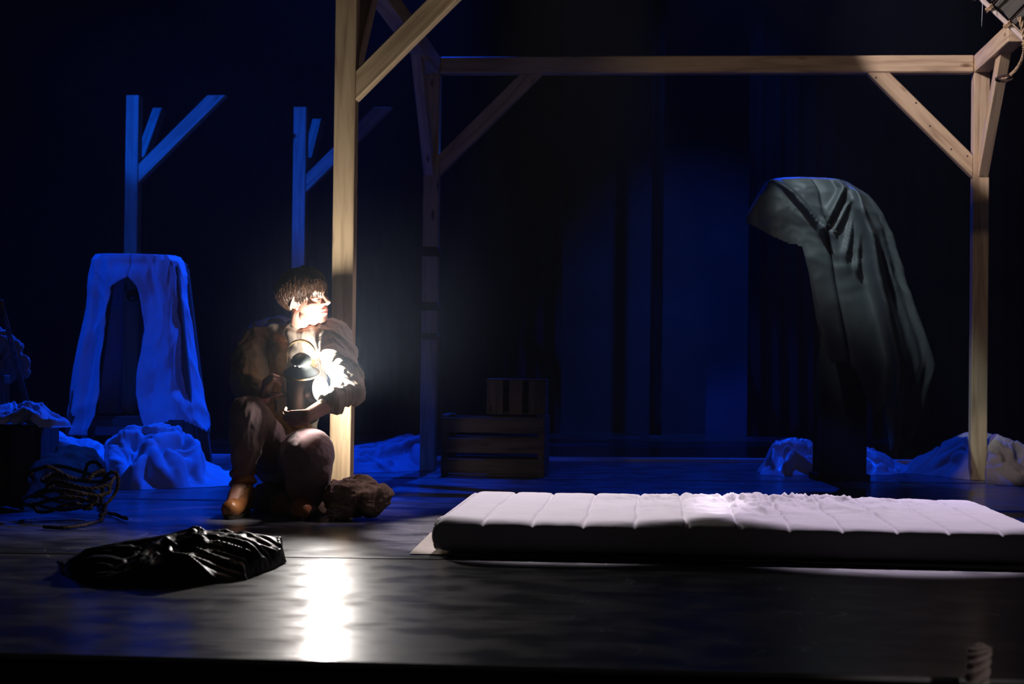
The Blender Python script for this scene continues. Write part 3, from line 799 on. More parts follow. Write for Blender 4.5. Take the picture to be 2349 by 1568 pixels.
# ------------------------------------------------------------------ left edge: crate, cloths, sacking, rope, pole
def leftside():
    _, c_, ax, ay = crate(-120, 66, 1160, .46, .33, .30, math.radians(3), 'dark slatted crate at the left edge carrying a folded white cloth', 'v', 0, G(-30, 1150))
    # cloth on the crate
    n = 120; A = np.zeros((60, n, 3))
    q0, q1 = P(-60, 960, 7.4), P(158, 985, 7.4)
    for j in range(n):
        t = j/(n-1); px = -60+218*t
        top = np.interp(px, [-60, 0, 50, 95, 120, 150, 160], [945, 938, 930, 930, 948, 962, 990]); bot = np.interp(px, [-60, 60, 100, 158], [968, 966, 985, 1000])
        for i in range(60):
            an = math.pi*i/59
            py = bot-(bot-top)*math.sin(an)
            A[i, j] = P(px, py, 7.35-.16*math.cos(an)*1.0)
    cr_ = crumple(A[..., 0]*9, A[..., 1]*6, A[..., 2]*9+2)
    fd = np.clip((1-np.linspace(0, 1, n))*5, 0, 1)[None, :]; A[..., 2] += (cr_-.4)*.05*fd; A[..., 1] += .02*pn(A[..., 0]*12, A[..., 2]*12, 1)*fd; A[..., 1] = A[..., 1]*fd+(1-fd)*(A[..., 1]*.35+.65*A[30:31, :, 1])
    A[..., 2] = np.maximum(A[..., 2], .337)
    setp(link('white_cloth', grid_mesh('wc', A), WHITECL), 'folded white cloth lying on top of the slatted crate at the left edge', 'cloth')
    # hanging bundle at the left edge
    bm = bmesh.new(); I = Matrix.Identity(4)
    for (px, py, r_) in ((-10, 790, .075), (20, 800, .06), (40, 835, .05), (-5, 835, .075), (15, 850, .05), (50, 850, .032)):
        ell_bm(bm, Matrix.Translation(V(P(px, py, 7.78))), (0, 0, 0), (r_, r_*.8, r_*1.1))
    me = remesh('bundle', bm, .008, 4); displace(me, lambda q: (crumple(q[:, 0]*13, q[:, 1]*13, q[:, 2]*10)-.4)*.028)
    bd = setp(link('cloth_bundle', me, GREYSACK), 'pale cloth bundle on a dark post at the left edge, behind the leaning pole', 'cloth')
    b0 = P(-2, 860, 7.6); box('stand_post', b0[0]-.035, b0[0]+.035, b0[1]-.03, b0[1]+.04, 0, b0[2], DARKWOOD, bd)
    # sacking mound
    heap('brown_sacking', BROWNSACK, [(60, 1090), (90, 1045), (130, 1028), (170, 1035), (205, 1048), (225, 1090), (240, 1130)],
         [(60, 1120), (240, 1120)], [(60, 1170), (240, 1160)], 'dark brown sacking slumped beside the slatted crate at the left', 'sack', seed=21, amp=.6, fs=4, nt=90, nw=50)
    # leaning pole
    a0, a1 = P(2, 690, 7.2), G(108, 1110)
    pts = [a0+(a1-a0)*t for t in np.linspace(0, 1, 12)]; pts[-1] = pts[-1]+np.array([0, 0, .012])
    setp(link('wooden_pole', tube_mesh('pole', pts, [.010+.007*t for t in np.linspace(0, 1, 12)], 10), DARKWOOD), 'thin dark wooden pole leaning to the left at the left edge', 'pole')
    # coils of rope
    rp = []
    rr = random.Random(3)
    cx = G(178, 1195); k = 0
    for k in range(150):
        an = k*.24; R_ = .11+.045*math.sin(k*.19)+.02*rr.random()
        rp.append((cx[0]-.05+R_*1.05*math.cos(an), cx[1]+.05+R_*.9*math.sin(an), .018+.0011*k+.03*math.sin(k*.37)**2))
    # arching loops that stand up, then a tail on the floor
    for (px, py, Z) in ((185, 1100, 6.75), (200, 1065, 6.75), (222, 1060, 6.75), (240, 1085, 6.75), (238, 1110, 6.72), (232, 1150, 6.7), (236, 1110, 6.68), (250, 1085, 6.68), (266, 1085, 6.68), (271, 1105, 6.68), (262, 1135, 6.68), (235, 1165, 6.62)):
        rp.append(P(px, py, Z))
    t0, t1, t2 = G(245, 1182), G(290, 1196), G(262, 1186)
    rp += [t0+np.array([0, 0, .012]), t2+np.array([0, 0, .012]), t1+np.array([0, 0, .012])]
    setp(link('rope_coil', rope_mesh('coil', catmull(rp, 3), .0085, 3, None, 5), DKROPE), 'tangled coil of dark rope on the floor at the left, in front of the crate', 'rope')
    rp = [G(100, 1214), G(150, 1216), G(200, 1208), G(232, 1196), G(238, 1180), G(225, 1168)]
    rp = [q+np.array([0, 0, .010]) for q in rp]
    setp(link('rope_end', rope_mesh('rend', catmull(rp, 8), .0075, 3, None, 5), DKROPE), 'loose length of dark rope lying flat on the floor in front of the rope coil', 'rope')
leftside()

# ------------------------------------------------------------------ rope-bound boards at top right
def boards():
    Zb = 8.55
    e = empty('bound_boards', P(2320, 10, Zb), 'grey boards lashed with rope to a pale lath, hanging at the top right corner', 'boards')
    A0, A1 = P(2243, -10, Zb), P(2372, 112, Zb)
    d = (A1-A0); L_ = np.linalg.norm(d); d /= L_
    n = np.cross(d, FW); n /= np.linalg.norm(n)
    if np.dot(n, CR) < 0: n = -n     # up and to the right
    b = np.cross(d, n)
    obox('lath', (A0+A1)/2-d*.02, d, b, n, L_/2+.12, .010, .0105, PALEW, e, grain=d)
    # boards run away to the upper right, edges showing between lashings
    for k, (t0, t1) in enumerate(((-.10, .075), (.095, .20), (.215, .33), (.345, .46))):
        cc_ = A0+d*((t0+t1)/2)+n*.30+FW*.022
        obox('board', cc_, d, FW, n, (t1-t0)/2, .010, .27, PLANKG, e, grain=n)
    # lashings
    for t in (.0, .085, .208, .338):
        c_ = A0+d*t
        pts = []
        for k in range(44):
            an = k/44*2*math.pi*3
            pts.append(c_+d*(.010*(k/44-.5)*2)+n*.019*math.cos(an)+FW*(.006+.024*math.sin(an)))
        link('lashing', rope_mesh('lash', pts, .0045, 2, None, 5), ROPEM, e)
        # long cord between two boards
        pts = [c_+FW*(-.004)+n*.015, c_+n*.20+d*.004-FW*.006, c_+n*.45-FW*.004]
        link('cord', rope_mesh('cord', catmull(pts, 10), .0055, 2, None, 5), DKROPE, e)
        vs_ = []
        fr_ = []
        for k in range(7):
            q = c_-n*.02+d*random.uniform(-.008, .008); q2 = q-n*random.uniform(.008, .022)-d*random.uniform(-.01, .012)
            i = len(vs_); vs_ += [q, q+d*.0014, q2]; fr_.append((i, i+1, i+2))
        o = link('frayed_fibres', mesh('fray', vs_, fr_, False), ROPEM, e); o['kind'] = 'stuff'
    # loose rope tied round the brace
    pts = [P(2338, 40, 8.50), P(2345, 60, 8.5), P(2350, 95, 8.55), P(2347, 130, 8.7), P(2334, 156, 8.9), P(2318, 172, 9.1), P(2300, 179, 9.2)]
    pts = catmull(pts, 8)
    link_ = link('rope', rope_mesh('lr', pts, .011, 3, None, 5), ROPEM, None)
    setp(link_, 'hemp rope hanging from the bound boards and knotted round the right-hand depth brace', 'rope')
    # turns round the brace
    py_, zz = YF-.50, None
    cx, cy, cz = XR+.056, 9.468, 2.3-.10
    q = P(2287, 178, 1)-C0; q = C0+q*((9.30)/q[1])
    pts = []
    for k in range(60):
        an = k/60*2*math.pi*2
        c_ = np.array([XR+.056, float(q[1])+.04, float(q[2])+.006*(k/60)])
        # ring lying level around the leaning brace
        pts.append(c_+np.array([.045*math.cos(an), .085*math.sin(an)*1.0, .0]))
    link('knot', rope_mesh('kn', pts, .0075, 2, None, 5), DKROPE, link_)
    # stray clear filament
    a0, a1 = P(2254, 2, 8.5), P(2252, 62, 8.5)
    link('thread', tube_mesh('thr', [a0, (a0+a1)/2, a1], [.0007, .0012, .0003], 5), mat('thread', (.7, .75, .8), .3), e)
boards()
# rope end in the foreground below the stage edge
pts = [P(2238, 1700, 3.35), P(2240, 1600, 3.35), P(2243, 1540, 3.35), P(2246, 1500, 3.35), P(2249, 1474, 3.35)]
pts = catmull(pts, 14)
rd = [.024*min(1, (len(pts)-1-i)/9+.25) for i in range(len(pts))]
def rope_taper():
    n = len(pts); vs_, fs = [], []
    for s in range(3):
        b = len(vs_)
        for i, q in enumerate(pts):
            ph = 2*math.pi*(s/3+i/22)
            c_ = q+(CR*math.cos(ph)+FW*math.sin(ph))*rd[i]*.5
            for k in range(8):
                an = 2*math.pi*k/8; vs_.append(c_+(CR*math.cos(an)+FW*math.sin(an))*rd[i]*.58)
        for i in range(n-1):
            for k in range(8):
                k2 = (k+1) % 8; fs.append((b+i*8+k, b+i*8+k2, b+(i+1)*8+k2, b+(i+1)*8+k))
        fs.append(tuple(b+(n-1)*8+k for k in range(8)))
    return mesh('fg', vs_, fs)
o = link('thick_rope', rope_taper(), GREYROPE)
setp(o, 'thick pale twisted rope end standing up in front of the stage edge at the right', 'rope')

# ------------------------------------------------------------------ lantern
LZ = 6.89
lup = CU*.93-FW*.34+CR*.03; lup /= np.linalg.norm(lup)
lb = P(693, 962, LZ)
M_ = frame_m(lb, lup, CR)
ln = empty('signal_lantern', lb, 'black tin signal lantern with a domed chimney cap and hoop handle, shining brightly', 'lantern')
def lat(name, prof, m_, par=ln, M=M_, seg=40): return link(name, lathe_mesh(name, prof, seg, M), m_, par)
lat('body', [(0, 0), (.060, 0), (.066, .006), (.063, .014), (.062, .020), (.062, .192), (.060, .2), (0, .2)], METAL)
lat('top_rim', [(.058, .196), (.074, .198), (.0765, .202), (.074, .206), (.058, .207)], BRASS)
lat('shoulder', [(.074, .204), (.068, .208), (.045, .226), (.033, .236), (.032, .240)], METAL)
lat('vent_ring', [(.032, .236), (.032, .252), (.034, .254)], METAL)
cap = lat('chimney_cap', [(.040, .246), (.043, .250), (.042, .256), (.034, .272), (.018, .284), (.006, .288), (0, .289)], METAL)
for k in range(10):
    an = 2*math.pi*k/10+.2
    c_ = M_ @ Vector((.0325*math.cos(an), .0325*math.sin(an), .244)); dd = (M_.to_3x3() @ Vector((math.cos(an), math.sin(an), 0)))
    link('vent_hole', lathe_mesh('vh', [(0, .0012), (.0045, .0010), (.005, 0)], 12, frame_m(c_, dd)), VENTG, ln)
hp = [(.043*math.cos(t), 0, .262+.105*math.sin(t)**.62) for t in np.linspace(0, math.pi, 40)]
def hoop():
    # flat band bail
    vs_, fs = [], []
    for i, t in enumerate(np.linspace(-.0, math.pi, 48)):
        x, z = .060*math.cos(t), .262+.082*max(math.sin(t), 0)**.75
        if i in (0, 47): z = .245
        for (dx, dy) in ((0, -.009), (0, .009), (-.003, .009), (-.003, -.009)):
            rr = 1+dx/.06; vs_.append(M_ @ Vector((x*rr, dy, .245+(z-.245)*(1+dx/.06))))
    for i in range(47):
        for k in range(4):
            k2 = (k+1) % 4; fs.append((i*4+k, i*4+k2, (i+1)*4+k2, (i+1)*4+k))
    return mesh('hoop', vs_, fs, False)
link('carrying_hoop', hoop(), BRASS, ln)
# lens housing pointing right and a little to the camera
ld = CR*.84-FW*.53+CU*.10; ld /= np.linalg.norm(ld)
hc = np.array(M_ @ Vector((0, 0, .122)))
MH = frame_m(hc, ld, lup)
lat('lens_housing', [(.046, .040), (.050, .062), (.047, .064), (.050, .092), (.054, .094), (.054, .098), (.045, .098), (.045, .06)], METAL, M=MH)
lat('lens', [(0, .094), (.025, .091), (.045, .084)], GLASSW, M=MH)
for (u_, v_, hu, hv) in ((.052, .012, .004, .014),):
    q = np.array(MH @ Vector((.0, -.0505, .075)))
    obox('latch', q, ld, np.cross(ld, lup), lup, .003, .003, .015, BRASS, ln)
# strap handle on the back left
q = hc-CR*.105+np.array(lup)*(-.012)
obox('side_handle', q, CR, FW, lup, .045, .006, .011, METAL, ln)
for dz in (-.02, .03):
    q = np.array(M_ @ Vector((.026, -.060, .105+dz))); link('rivet', lathe_mesh('rv', [(0, .003), (.003, .002), (.004, 0)], 10, frame_m(q, -FW+CR*.3)), BRASS, ln)
lp = bpy.data.lights.new('lantern_flame', 'POINT'); lp.energy = 68; lp.color = (1.0, .94, .90); lp.shadow_soft_size = .022
lo = bpy.data.objects.new('lantern_flame', lp); COL.objects.link(lo)
lo.location = V(hc+ld*.140+lup*.010-FW*.004)

# ------------------------------------------------------------------ seated person
J = {k: P(*v) for k, v in dict(
    pelvis=(652, 1050, 7.20), waist=(652, 965, 7.22), chest=(672, 860, 7.16), upper=(682, 795, 7.12), neck=(690, 762, 7.10),
    rs=(598, 778, 7.16), re=(572, 885, 7.02), rw=(604, 912, 6.86),
    ls=(762, 772, 7.03), le=(803, 898, 6.81), lw=(706, 953, 6.645),
    rh=(630, 1045, 7.18), rk=(570, 950, 6.82), ra=(556, 1112, 6.95),
    lh=(690, 1050, 7.18), lk=(711, 1042, 6.80), la=(704, 1150, 6.93)).items()}
HC = P(703, 690, 7.05)
hf = CR*.86-FW*.50+CU*.10; hf /= np.linalg.norm(hf)
hu = CU-CR*.16; hu -= hf*np.dot(hu, hf); hu /= np.linalg.norm(hu)
hx = np.cross(hf, hu)          # the person's right-hand side
HM = Matrix.Identity(4)
for i in range(3): HM[i][0], HM[i][1], HM[i][2], HM[i][3] = hx[i], hf[i], hu[i], HC[i]
HS = 1.0
def hl(x, y, z): return HM @ Vector((x*HS, y*HS, z*HS))

def finger(bm, pts, r0, r1):
    n = len(pts)-1
    for i in range(n):
        ra, rb = r0+(r1-r0)*i/n, r0+(r1-r0)*(i+1)/n
        cap_bm(bm, pts[i], ra, pts[i+1], rb)
nails = []
def hand(bm, wrist, pdir, ndir, curl, spread=.25, scale=1.0, thumb_side=1, tcurl=.5):
    """wrist point, direction of the palm, palm normal (the side the fingers close to)"""
    pd = np.array(pdir)/np.linalg.norm(pdir); nd = np.array(ndir)-pd*np.dot(ndir, pd); nd /= np.linalg.norm(nd)
    sd = np.cross(pd, nd)*thumb_side      # towards the thumb
    S = scale; w_ = np.array(wrist)
    # palm
    for k, o_ in enumerate((.028, .010, -.009, -.026)):
        cap_bm(bm, w_+sd*o_*.55*S+pd*.012*S, .017*S, w_+sd*o_*S+pd*(.082-abs(k-1.3)*.004)*S, .0125*S)
    cap_bm(bm, w_+sd*.012*S+pd*.02*S+nd*.004, .018*S, w_+sd*.030*S+pd*.05*S+nd*.008, .014*S)
    for k, (o_, L3) in enumerate(((.028, (.042, .025, .020)), (.010, (.047, .029, .021)), (-.009, (.043, .027, .020)), (-.026, (.034, .020, .018)))):
        b = w_+sd*o_*S+pd*(.084-abs(k-1.3)*.004)*S; an = curl[k]*.5; pts = [b]
        sp = (o_/.028)*spread*.25
        for j, l_ in enumerate(L3):
            dd = (pd*math.cos(an)+nd*math.sin(an))+sd*sp*.5; dd /= np.linalg.norm(dd)
            pts.append(pts[-1]+dd*l_*S); an += curl[k]*(.9 if j == 0 else .7)
        finger(bm, pts, .0095*S, .0070*S)
    b = w_+sd*.026*S+pd*.022*S+nd*.006*S; an = .15; pts = [b]
    for l_ in (.040, .032, .025):
        dd = pd*math.cos(.75-an*.3)*.75+sd*math.sin(.85)*(1-an*.4)+nd*math.sin(an+.2)
        dd /= np.linalg.norm(dd); pts.append(pts[-1]+dd*l_*S); an += tcurl
    finger(bm, pts, .012*S, .0085*S)

def person():
    bm = bmesh.new()
    c_ = lambda a_, ra, b_, rb: cap_bm(bm, J[a_] if isinstance(a_, str) else a_, ra, J[b_] if isinstance(b_, str) else b_, rb)
    c_('pelvis', .115, 'waist', .105); c_('waist', .105, 'chest', .115); c_('chest', .115, 'upper', .09)
    c_('rs', .055, 'upper', .08); c_('ls', .055, 'upper', .08); c_('upper', .07, 'neck', .052)
    c_('neck', .052, hl(0, -.025, -.055), .050)
    c_('rs', .050, 're', .040); c_('re', .040, 'rw', .027); c_('ls', .050, 'le', .040); c_('le', .041, 'lw', .027)
    c_('rh', .085, 'rk', .058); c_('rk', .056, 'ra', .036); c_('lh', .085, 'lk', .06); c_('lk', .056, 'la', .036)
    # feet
    rf = J['ra']; t_ = P(530, 1160, 6.80); t_[2] = .04; c_('ra', .036, rf*.45+t_*.55+np.array([0, 0, .01]), .034); c_(rf*.45+t_*.55+np.array([0, 0, .01]), .034, t_, .026)
    lf = P(692, 1178, 6.80); lf[2] = .045; c_('la', .036, lf, .03)
    # head
    E = lambda c0, rr: ell_bm(bm, HM, c0, rr)
    E((0, -.012, .038), (.073, .092, .080)); E((0, .028, -.028), (.060, .062, .066)); E((0, .038, -.066), (.046, .050, .040)); E((0, .058, -.080), (.033, .030, .026))
    E((0, .070, -.090), (.026, .022, .020)); E((0, .070, .030), (.052, .024, .026)); E((0, .079, .022), (.030, .014, .010))
    for s in (-1, 1):
        E((s*.036, .052, -.022), (.024, .026, .020)); E((s*.040, .020, -.062), (.018, .036, .026))
        E((s*.031, .066, .004), (.016, .016, .012))
        E((s*.013, .094, -.022), (.0085, .011, .0075))
        E((s*.030, .074, .022), (.020, .010, .006))
        # ear: rim, lobe and bowl
        ep = [hl(s*(.080+.008*math.sin(q)), -.004-.018*math.cos(q*.95+.3)*1.0-.004, .000+.026*math.sin(q*1.0-1.2)) for q in np.linspace(-.6, 3.6, 12)]
        for i in range(11): cap_bm(bm, ep[i], .0048, ep[i+1], .0048)
        E((s*.077, -.002, -.003), (.007, .012, .020)); E((s*.075, .003, -.026), (.006, .008, .009))
    cap_bm(bm, hl(0, .082, .020), .0085, hl(0, .106, -.012), .0095); cap_bm(bm, hl(0, .106, -.012), .0095, hl(0, .110, -.017), .0100)
    E((0, .086, -.046), (.022, .012, .009)); E((0, .083, -.062), (.019, .011, .008)); E((0, .076, -.074), (.022, .010, .010))
    # hands: his left supports the lantern from below, his right holds its side handle
    hand(bm, J['lw'], P(654, 962, 6.70)-J['lw'], CU*.5+FW*1.0, (.55, .50, .55, .65), .5, .92, 1, .35)
    hand(bm, J['rw'], P(612, 880, 6.82)-J['rw']+CU*.02, CR*1.0+FW*.25, (1.25, 1.25, 1.3, 1.35), .2, .9, -1, .5)
    me = remesh('person', bm, .0030, 3, .5)
    o = link('person', me, SKIN)
    setp(o, 'person with dark fringe crouched against the near post, hugging a glowing lantern, looking right', 'person')

    # shirt
    bm = bmesh.new()
    c2 = lambda a_, ra, b_, rb: cap_bm(bm, J[a_] if isinstance(a_, str) else a_, ra, J[b_] if isinstance(b_, str) else b_, rb)
    c2('pelvis', .125, 'waist', .125); c2('waist', .125, 'chest', .135); c2('chest', .135, 'upper', .102)
    c2('rs', .073, 'upper', .088); c2('ls', .070, 'upper', .086); c2('upper', .085, 'neck', .058)
    mid = lambda a_, b_, t: J[a_]*(1-t)+J[b_]*t
    c2('rs', .078, mid('rs', 're', .55)-CR*.012, .082); c2(mid('rs', 're', .55)-CR*.012, .082, mid('rs', 're', 1.0)-CR*.0, .070)
    c2('re', .066, mid('re', 'rw', .75), .044)
    c2('ls', .070, mid('ls', 'le', .5), .066); c2(mid('ls', 'le', .5), .066, 'le', .055); c2('le', .055, mid('le', 'lw', .30), .046); c2(mid('le', 'lw', .30), .049, mid('le', 'lw', .42), .047)
    # back hump of the crouch
    c2(mid('rs', 'upper', .4)+FW*.06, .10, mid('waist', 'pelvis', .2)+FW*.03-CR*.03, .13)
    me = remesh('shirt', bm, .0055, 8)
    def wr(q):
        n = crumple(q[:, 0]*7+.4*np.sin(q[:, 2]*9), q[:, 1]*7, q[:, 2]*3.2)
        m2 = crumple(q[:, 0]*14, q[:, 1]*14, q[:, 2]*8+4)
        return (n-.38)*.032+(m2-.4)*.006
    displace(me, wr)
    sh = link('shirt', me, SHIRT, o); sh['label'] = 'loose sand coloured linen shirt with full sleeves'
    # rolled cuff on his left arm
    bm = bmesh.new(); q0 = mid('le', 'lw', .40); q1 = mid('le', 'lw', .50); cap_bm(bm, q0, .044, q1, .043)
    me = remesh('cuff', bm, .005, 2); displace(me, lambda q: .006*pn(q[:, 0]*40, q[:, 1]*40, q[:, 2]*40)); link('cuff', me, SHIRT, sh)
    # collar: a standing folded band
    vs_, fs = [], []
    nd_ = V(J['neck']); axis = (hl(0, -.03, -.06)-nd_).normalized(); x_ = Vector(CR).cross(axis).normalized(); y_ = axis.cross(x_)
    for k in range(49):
        an = 2*math.pi*k/48; rr = .070+.006*math.sin(an*3)
        dirv = x_*math.cos(an)+y_*math.sin(an)
        for (r_, h) in ((.074, -.028), (rr, .012), (rr+.010, .018), (rr+.026+.008*math.sin(an*5), -.018)):
            vs_.append(nd_+dirv*r_+axis*h)
    for k in range(48):
        for i in range(3): fs.append((k*4+i, (k+1)*4+i, (k+1)*4+i+1, k*4+i+1))
    link('collar', mesh('collar', vs_, fs), SHIRT, sh)
    # tan waistcoat front seen behind the lantern
    bm = bmesh.new()
    f_ = -FW*.055
    c3 = lambda a_, ra, b_, rb: cap_bm(bm, a_, ra, b_, rb)
    c3(J['upper']+f_-CR*.055-CU*.01, .062, J['waist']+f_-CR*.02, .092); c3(J['upper']+f_+CR*.045-CU*.01, .056, J['waist']+f_+CR*.03, .092)
    c3(J['waist']+f_*.9, .105, J['pelvis']+f_*.5+CU*.04, .10)
    me = remesh('waistcoat', bm, .006, 3); displace(me, lambda q: (crumple(q[:, 0]*8, q[:, 1]*8, q[:, 2]*6+2)-.4)*.022)
    ve = link('waistcoat', me, VESTM, o); ve['label'] = 'tan suede waistcoat'
    # trousers
    bm = bmesh.new()
    c4 = lambda a_, ra, b_, rb: cap_bm(bm, J[a_] if isinstance(a_, str) else a_, ra, J[b_] if isinstance(b_, str) else b_, rb)
    c4('pelvis', .125, 'rh', .11); c4('pelvis', .125, 'lh', .11)
    c4('rh', .105, 'rk', .078); c4('rk', .076, mid('rk', 'ra', .35), .072); c4(mid('rk', 'ra', .35), .072, mid('rk', 'ra', .78), .044)
    c4('lh', .115, mid('lh', 'lk', .9), .105); c4(mid('lh', 'lk', .9), .105, mid('lk', 'la', .28)-CR*.006, .097); c4(mid('lk', 'la', .28), .097, mid('lk', 'la', .65), .088); c4(mid('lk', 'la', .65), .088, mid('lk', 'la', .88), .066)
    me = remesh('trousers', bm, .0055, 5)
    displace(me, lambda q: (crumple(q[:, 0]*6, q[:, 1]*4, q[:, 2]*4+7, 2.2)-.35)*.012)
    tr = link('trousers', me, TROUS, o); tr['label'] = 'mauve brown cloth breeches'
    # boots
    for (ank, toe, lbl) in ((J['ra'], P(530, 1165, 6.76), 1), (J['la'], P(690, 1184, 6.74), 0)):
        toe = np.array([toe[0], toe[1], .038]); bm = bmesh.new()
        heel = np.array([ank[0], ank[1], .045]); heel = heel+(heel-toe)*.10
        up_ = ank+(np.array(J['rk'] if lbl else J['lk'])-ank)*.16
        cap_bm(bm, up_, .052, ank, .050); cap_bm(bm, ank, .050, heel, .044); cap_bm(bm, ank-np.array([0, 0, .02]), .047, heel*.45+toe*.55+np.array([0, 0, .012]), .043)
        cap_bm(bm, heel, .042, toe, .038); 
        me = remesh('boot', bm, .005, 4)
        displace(me, lambda q: .007*np.sin(q[:, 2]*150+4*pn(q[:, 0]*12, q[:, 1]*12, 0))*np.clip((q[:, 2]-.075)*22, 0, 1)+.003*pn(q[:, 0]*30, q[:, 1]*30, q[:, 2]*30))
        co = np.empty(len(me.vertices)*3); me.vertices.foreach_get('co', co); co = co.reshape(-1, 3)
        co[:, 2] = np.maximum(co[:, 2], .012); me.vertices.foreach_set('co', co.ravel()); me.update()
        bt = link('boot', me, BOOTM, o)
        if lbl: bt['label'] = 'tan leather ankle boot'
        d = toe-heel; d[2] = 0; Ld = np.linalg.norm(d); d /= Ld; n_ = np.array([-d[1], d[0], 0]); pol = []
        for k in range(28):
            an = 2*math.pi*k/28; mx_ = (heel+toe)/2
            q = mx_+d*math.cos(an)*(Ld/2+.043)+n_*math.sin(an)*.042; pol.append((q[0], q[1], .001))
        prism('sole', pol, (0, 0, .014), d, SOLEM, bt, 0)
    # hair: bowl of locks
    bm = bmesh.new()
    ell_bm(bm, HM, (0, -.022, .054), (.092, .111, .090))
    # cut everything under a plane running from the fringe to the nape
    pc = HM @ Vector((0, .09, .040)); nr = (HM.to_3x3() @ Vector((0, .34, -1))).normalized()
    bmesh.ops.bisect_plane(bm, geom=bm.verts[:]+bm.edges[:]+bm.faces[:], plane_co=pc, plane_no=nr, clear_outer=True)
    bmesh.ops.holes_fill(bm, edges=[e for e in bm.edges if e.is_boundary])
    rr = random.Random(5)
    for k in range(300):
        an = rr.uniform(0, 2*math.pi); el = rr.uniform(.05, 1.2)
        front = math.cos(an)
        def surf(e_, off=0.0):
            return Vector(((.092+off)*math.sin(an)*math.cos(e_), -.022+(.111+off)*math.cos(an)*math.cos(e_), .054+(.090+off)*math.sin(e_)))
        zend = .040-(.09-(-.022+.111*front))*.34      # rim height on the cut plane
        e1 = math.asin(max(-.95, min(.95, (zend-.054)/.090)))
        ln_ = rr.uniform(.008, .028) if front > .25 else rr.uniform(.003, .010)
        pts = [surf(e1+(el+.35)*t_, .0015+.004*rr.random()) for t_ in (1, .66, .33, 0)]
        tip = surf(e1, .001); tip.z -= ln_*1.2; tip.x += rr.uniform(-.006, .006); tip.y += rr.uniform(-.002, .004)
        pts.append(tip)
        rads = [.004, .0055, .0058, .005, .0011]
        for i in range(4): cap_bm(bm, HM @ pts[i], rads[i], HM @ pts[i+1], rads[i+1])
    me = bpy.data.meshes.new('hair'); bm.to_mesh(me); bm.free(); me.polygons.foreach_set('use_smooth', [True]*len(me.polygons))
    hr = link('hair', me, HAIRM, o); hr['label'] = 'dark brown bowl cut with a ragged fringe'
    # closed lids, brows, lips
    for s in (-1, 1):
        pts = [hl(s*(.017+.028*t_), .0835-.016*t_**2, .001-.004*math.sin(math.pi*t_)) for t_ in np.linspace(0, 1, 9)]
        link('eyelash', tube_mesh('lash', pts, [.0006+.0009*math.sin(math.pi*t_) for t_ in np.linspace(0, 1, 9)], 6), LASH, o)
        pts = [hl(s*(.012+.036*t_), .0925-.024*t_**2, .027+.005*math.sin(math.pi*t_*.8)) for t_ in np.linspace(0, 1, 9)]
        link('eyebrow', tube_mesh('brow', pts, [.0012+.0020*math.sin(math.pi*t_) for t_ in np.linspace(0, 1, 9)], 6), HAIRM, o)
    for (z, y, r_) in ((-.050, .0960, .0028), (-.0585, .0925, .0034)):
        pts = [hl(.020*t_, y-.012*t_**2, z+.002*abs(t_)*(1 if z < -.055 else -1)) for t_ in np.linspace(-1, 1, 13)]
        link('lip', tube_mesh('lip', pts, [r_*(1-abs(t_)**2.2)+.0004 for t_ in np.linspace(-1, 1, 13)], 8), LIPM, o)
    return o
person()

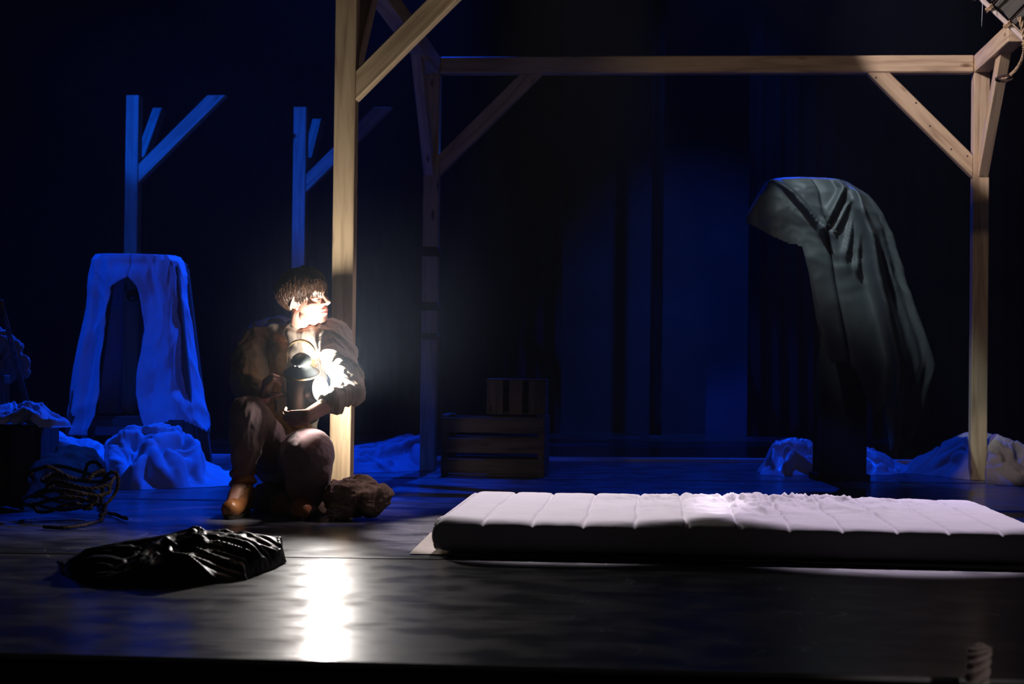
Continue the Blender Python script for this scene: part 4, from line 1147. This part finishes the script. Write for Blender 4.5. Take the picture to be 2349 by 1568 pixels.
# ------------------------------------------------------------------ burlap sacks
def sack():
    bm = bmesh.new(); E = lambda px, py, Z, r_: ell_bm(bm, Matrix.Translation(V(P(px, py, Z))), (0, 0, 0), r_)
    E(650, 1145, 7.18, (.13, .17, .085)); E(720, 1150, 7.10, (.13, .16, .085)); E(690, 1160, 7.0, (.13, .14, .07))
    me = remesh('seat_sack', bm, .008, 5); displace(me, lambda q: (crumple(q[:, 0]*7, q[:, 1]*7, q[:, 2]*9)-.4)*.03)
    co = np.empty(len(me.vertices)*3); me.vertices.foreach_get('co', co); co = co.reshape(-1, 3); co[:, 2] = np.maximum(co[:, 2], .002); me.vertices.foreach_set('co', co.ravel()); me.update()
    setp(link('stuffed_sack', me, BURLAP), 'full burlap sack underneath the seated person', 'sack')
    bm = bmesh.new()
    E(800, 1140, 6.84, (.095, .13, .075)); E(850, 1150, 6.82, (.075, .11, .060)); E(785, 1165, 6.78, (.060, .08, .045)); E(825, 1120, 6.90, (.075, .10, .055)); E(878, 1140, 6.82, (.040, .08, .045))
    me = remesh('side_sack', bm, .005, 5)
    displace(me, lambda q: (crumple(q[:, 0]*6+3, q[:, 1]*7, q[:, 2]*10, 1.4)-.42)*.034+(crumple(q[:, 0]*17+3, q[:, 1]*17, q[:, 2]*22)-.4)*.005)
    co = np.empty(len(me.vertices)*3); me.vertices.foreach_get('co', co); co = co.reshape(-1, 3); co[:, 2] = np.maximum(co[:, 2], .002); me.vertices.foreach_set('co', co.ravel()); me.update()
    s = setp(link('slack_sack', me, BURLAP), 'slack burlap sack with frayed mouth on the floor at the near post foot', 'sack')
    bm = bmesh.new(); q = G(775, 1192)
    cap_bm(bm, q+np.array([0, .03, .03]), .02, q+np.array([0, 0, .022]), .015); cap_bm(bm, q+np.array([0, 0, .022]), .015, q+np.array([-.006, -.03, .024]), .024)
    me = remesh('neck', bm, .004, 2); displace(me, lambda c_: .012*np.sin(np.arctan2(c_[:, 2]-.02, c_[:, 0]-q[0])*9)); link('gathered_mouth', me, BURLAP, s)
    vs_, fs = [], []; rr = random.Random(2)
    b = P(772, 1178, 6.70)
    for k in range(46):
        pts = [b+np.array([rr.uniform(-.02, .02), 0, rr.uniform(-.012, .012)])]
        d = np.array([rr.uniform(-1, .5), rr.uniform(-.5, .1), rr.uniform(-.4, .7)])
        for j in range(4):
            pts.append(pts[-1]+d*.008+np.array([rr.uniform(-.004, .004), 0, -.002*j])); 
        for j in range(4):
            i = len(vs_); a_, b_ = pts[j], pts[j+1]; wv_ = np.array([0, 0, .0009])
            vs_ += [a_-wv_, b_-wv_, b_+wv_, a_+wv_]; fs.append((i, i+1, i+2, i+3))
    o = link('frayed_threads', mesh('fr', vs_, fs, False), GREYROPE, s); o['kind'] = 'stuff'
sack()

# ------------------------------------------------------------------ haze over the stage
hz_ = bpy.data.materials.new('stage_haze'); hz_.use_nodes = True
N, L = hz_.node_tree.nodes, hz_.node_tree.links
N.remove(N['Principled BSDF']); vsn = N.new('ShaderNodeVolumeScatter')
vsn.inputs['Color'].default_value = (.80, .90, 1, 1); vsn.inputs['Density'].default_value = .0022; vsn.inputs['Anisotropy'].default_value = 0.0
L.new(vsn.outputs[0], N['Material Output'].inputs['Volume'])
hb = box('stage_haze', -6.5, 6.5, -2.4, 14.6, -.9, 6.4, hz_, bevel=0)
setp(hb, 'thin smoke haze hanging over the whole stage', 'haze', None, 'stuff')
sm_ = bpy.data.materials.new('lantern_glow_smoke'); sm_.use_nodes = True
N, L = sm_.node_tree.nodes, sm_.node_tree.links
N.remove(N['Principled BSDF']); v2 = N.new('ShaderNodeVolumeScatter'); v2.inputs['Color'].default_value = (.62, .80, 1, 1)
tc = N.new('ShaderNodeTexCoord'); ln2 = N.new('ShaderNodeVectorMath'); ln2.operation = 'LENGTH'
L.new(tc.outputs['Object'], ln2.inputs[0])
rp2 = N.new('ShaderNodeMapRange'); rp2.interpolation_type = 'SMOOTHERSTEP'
rp2.inputs['From Min'].default_value = 0; rp2.inputs['From Max'].default_value = 1.0
rp2.inputs['To Min'].default_value = .032; rp2.inputs['To Max'].default_value = 0
L.new(ln2.outputs['Value'], rp2.inputs['Value']); L.new(rp2.outputs['Result'], v2.inputs['Density'])
L.new(v2.outputs[0], N['Material Output'].inputs['Volume'])
bm = bmesh.new(); bmesh.ops.create_icosphere(bm, subdivisions=3, radius=1.0)
so = link('glow_smoke', frommesh(bm, 'smoke', True), sm_)  # ball of denser smoke added to make the glow around the lantern
so.location = (lo.location[0]+.12, lo.location[1]+.1, .78); so.scale = (.75, .75, .76)
setp(so, 'faint smoke added for the glow around the lantern and near post', 'smoke', None, 'stuff')
SC.cycles.volume_step_rate = 2.0
SC.cycles.max_bounces = 6
SC.cycles.volume_bounces = 0
SC.cycles.caustics_reflective = False
SC.cycles.caustics_refractive = False
SC.cycles.sample_clamp_indirect = 3.0
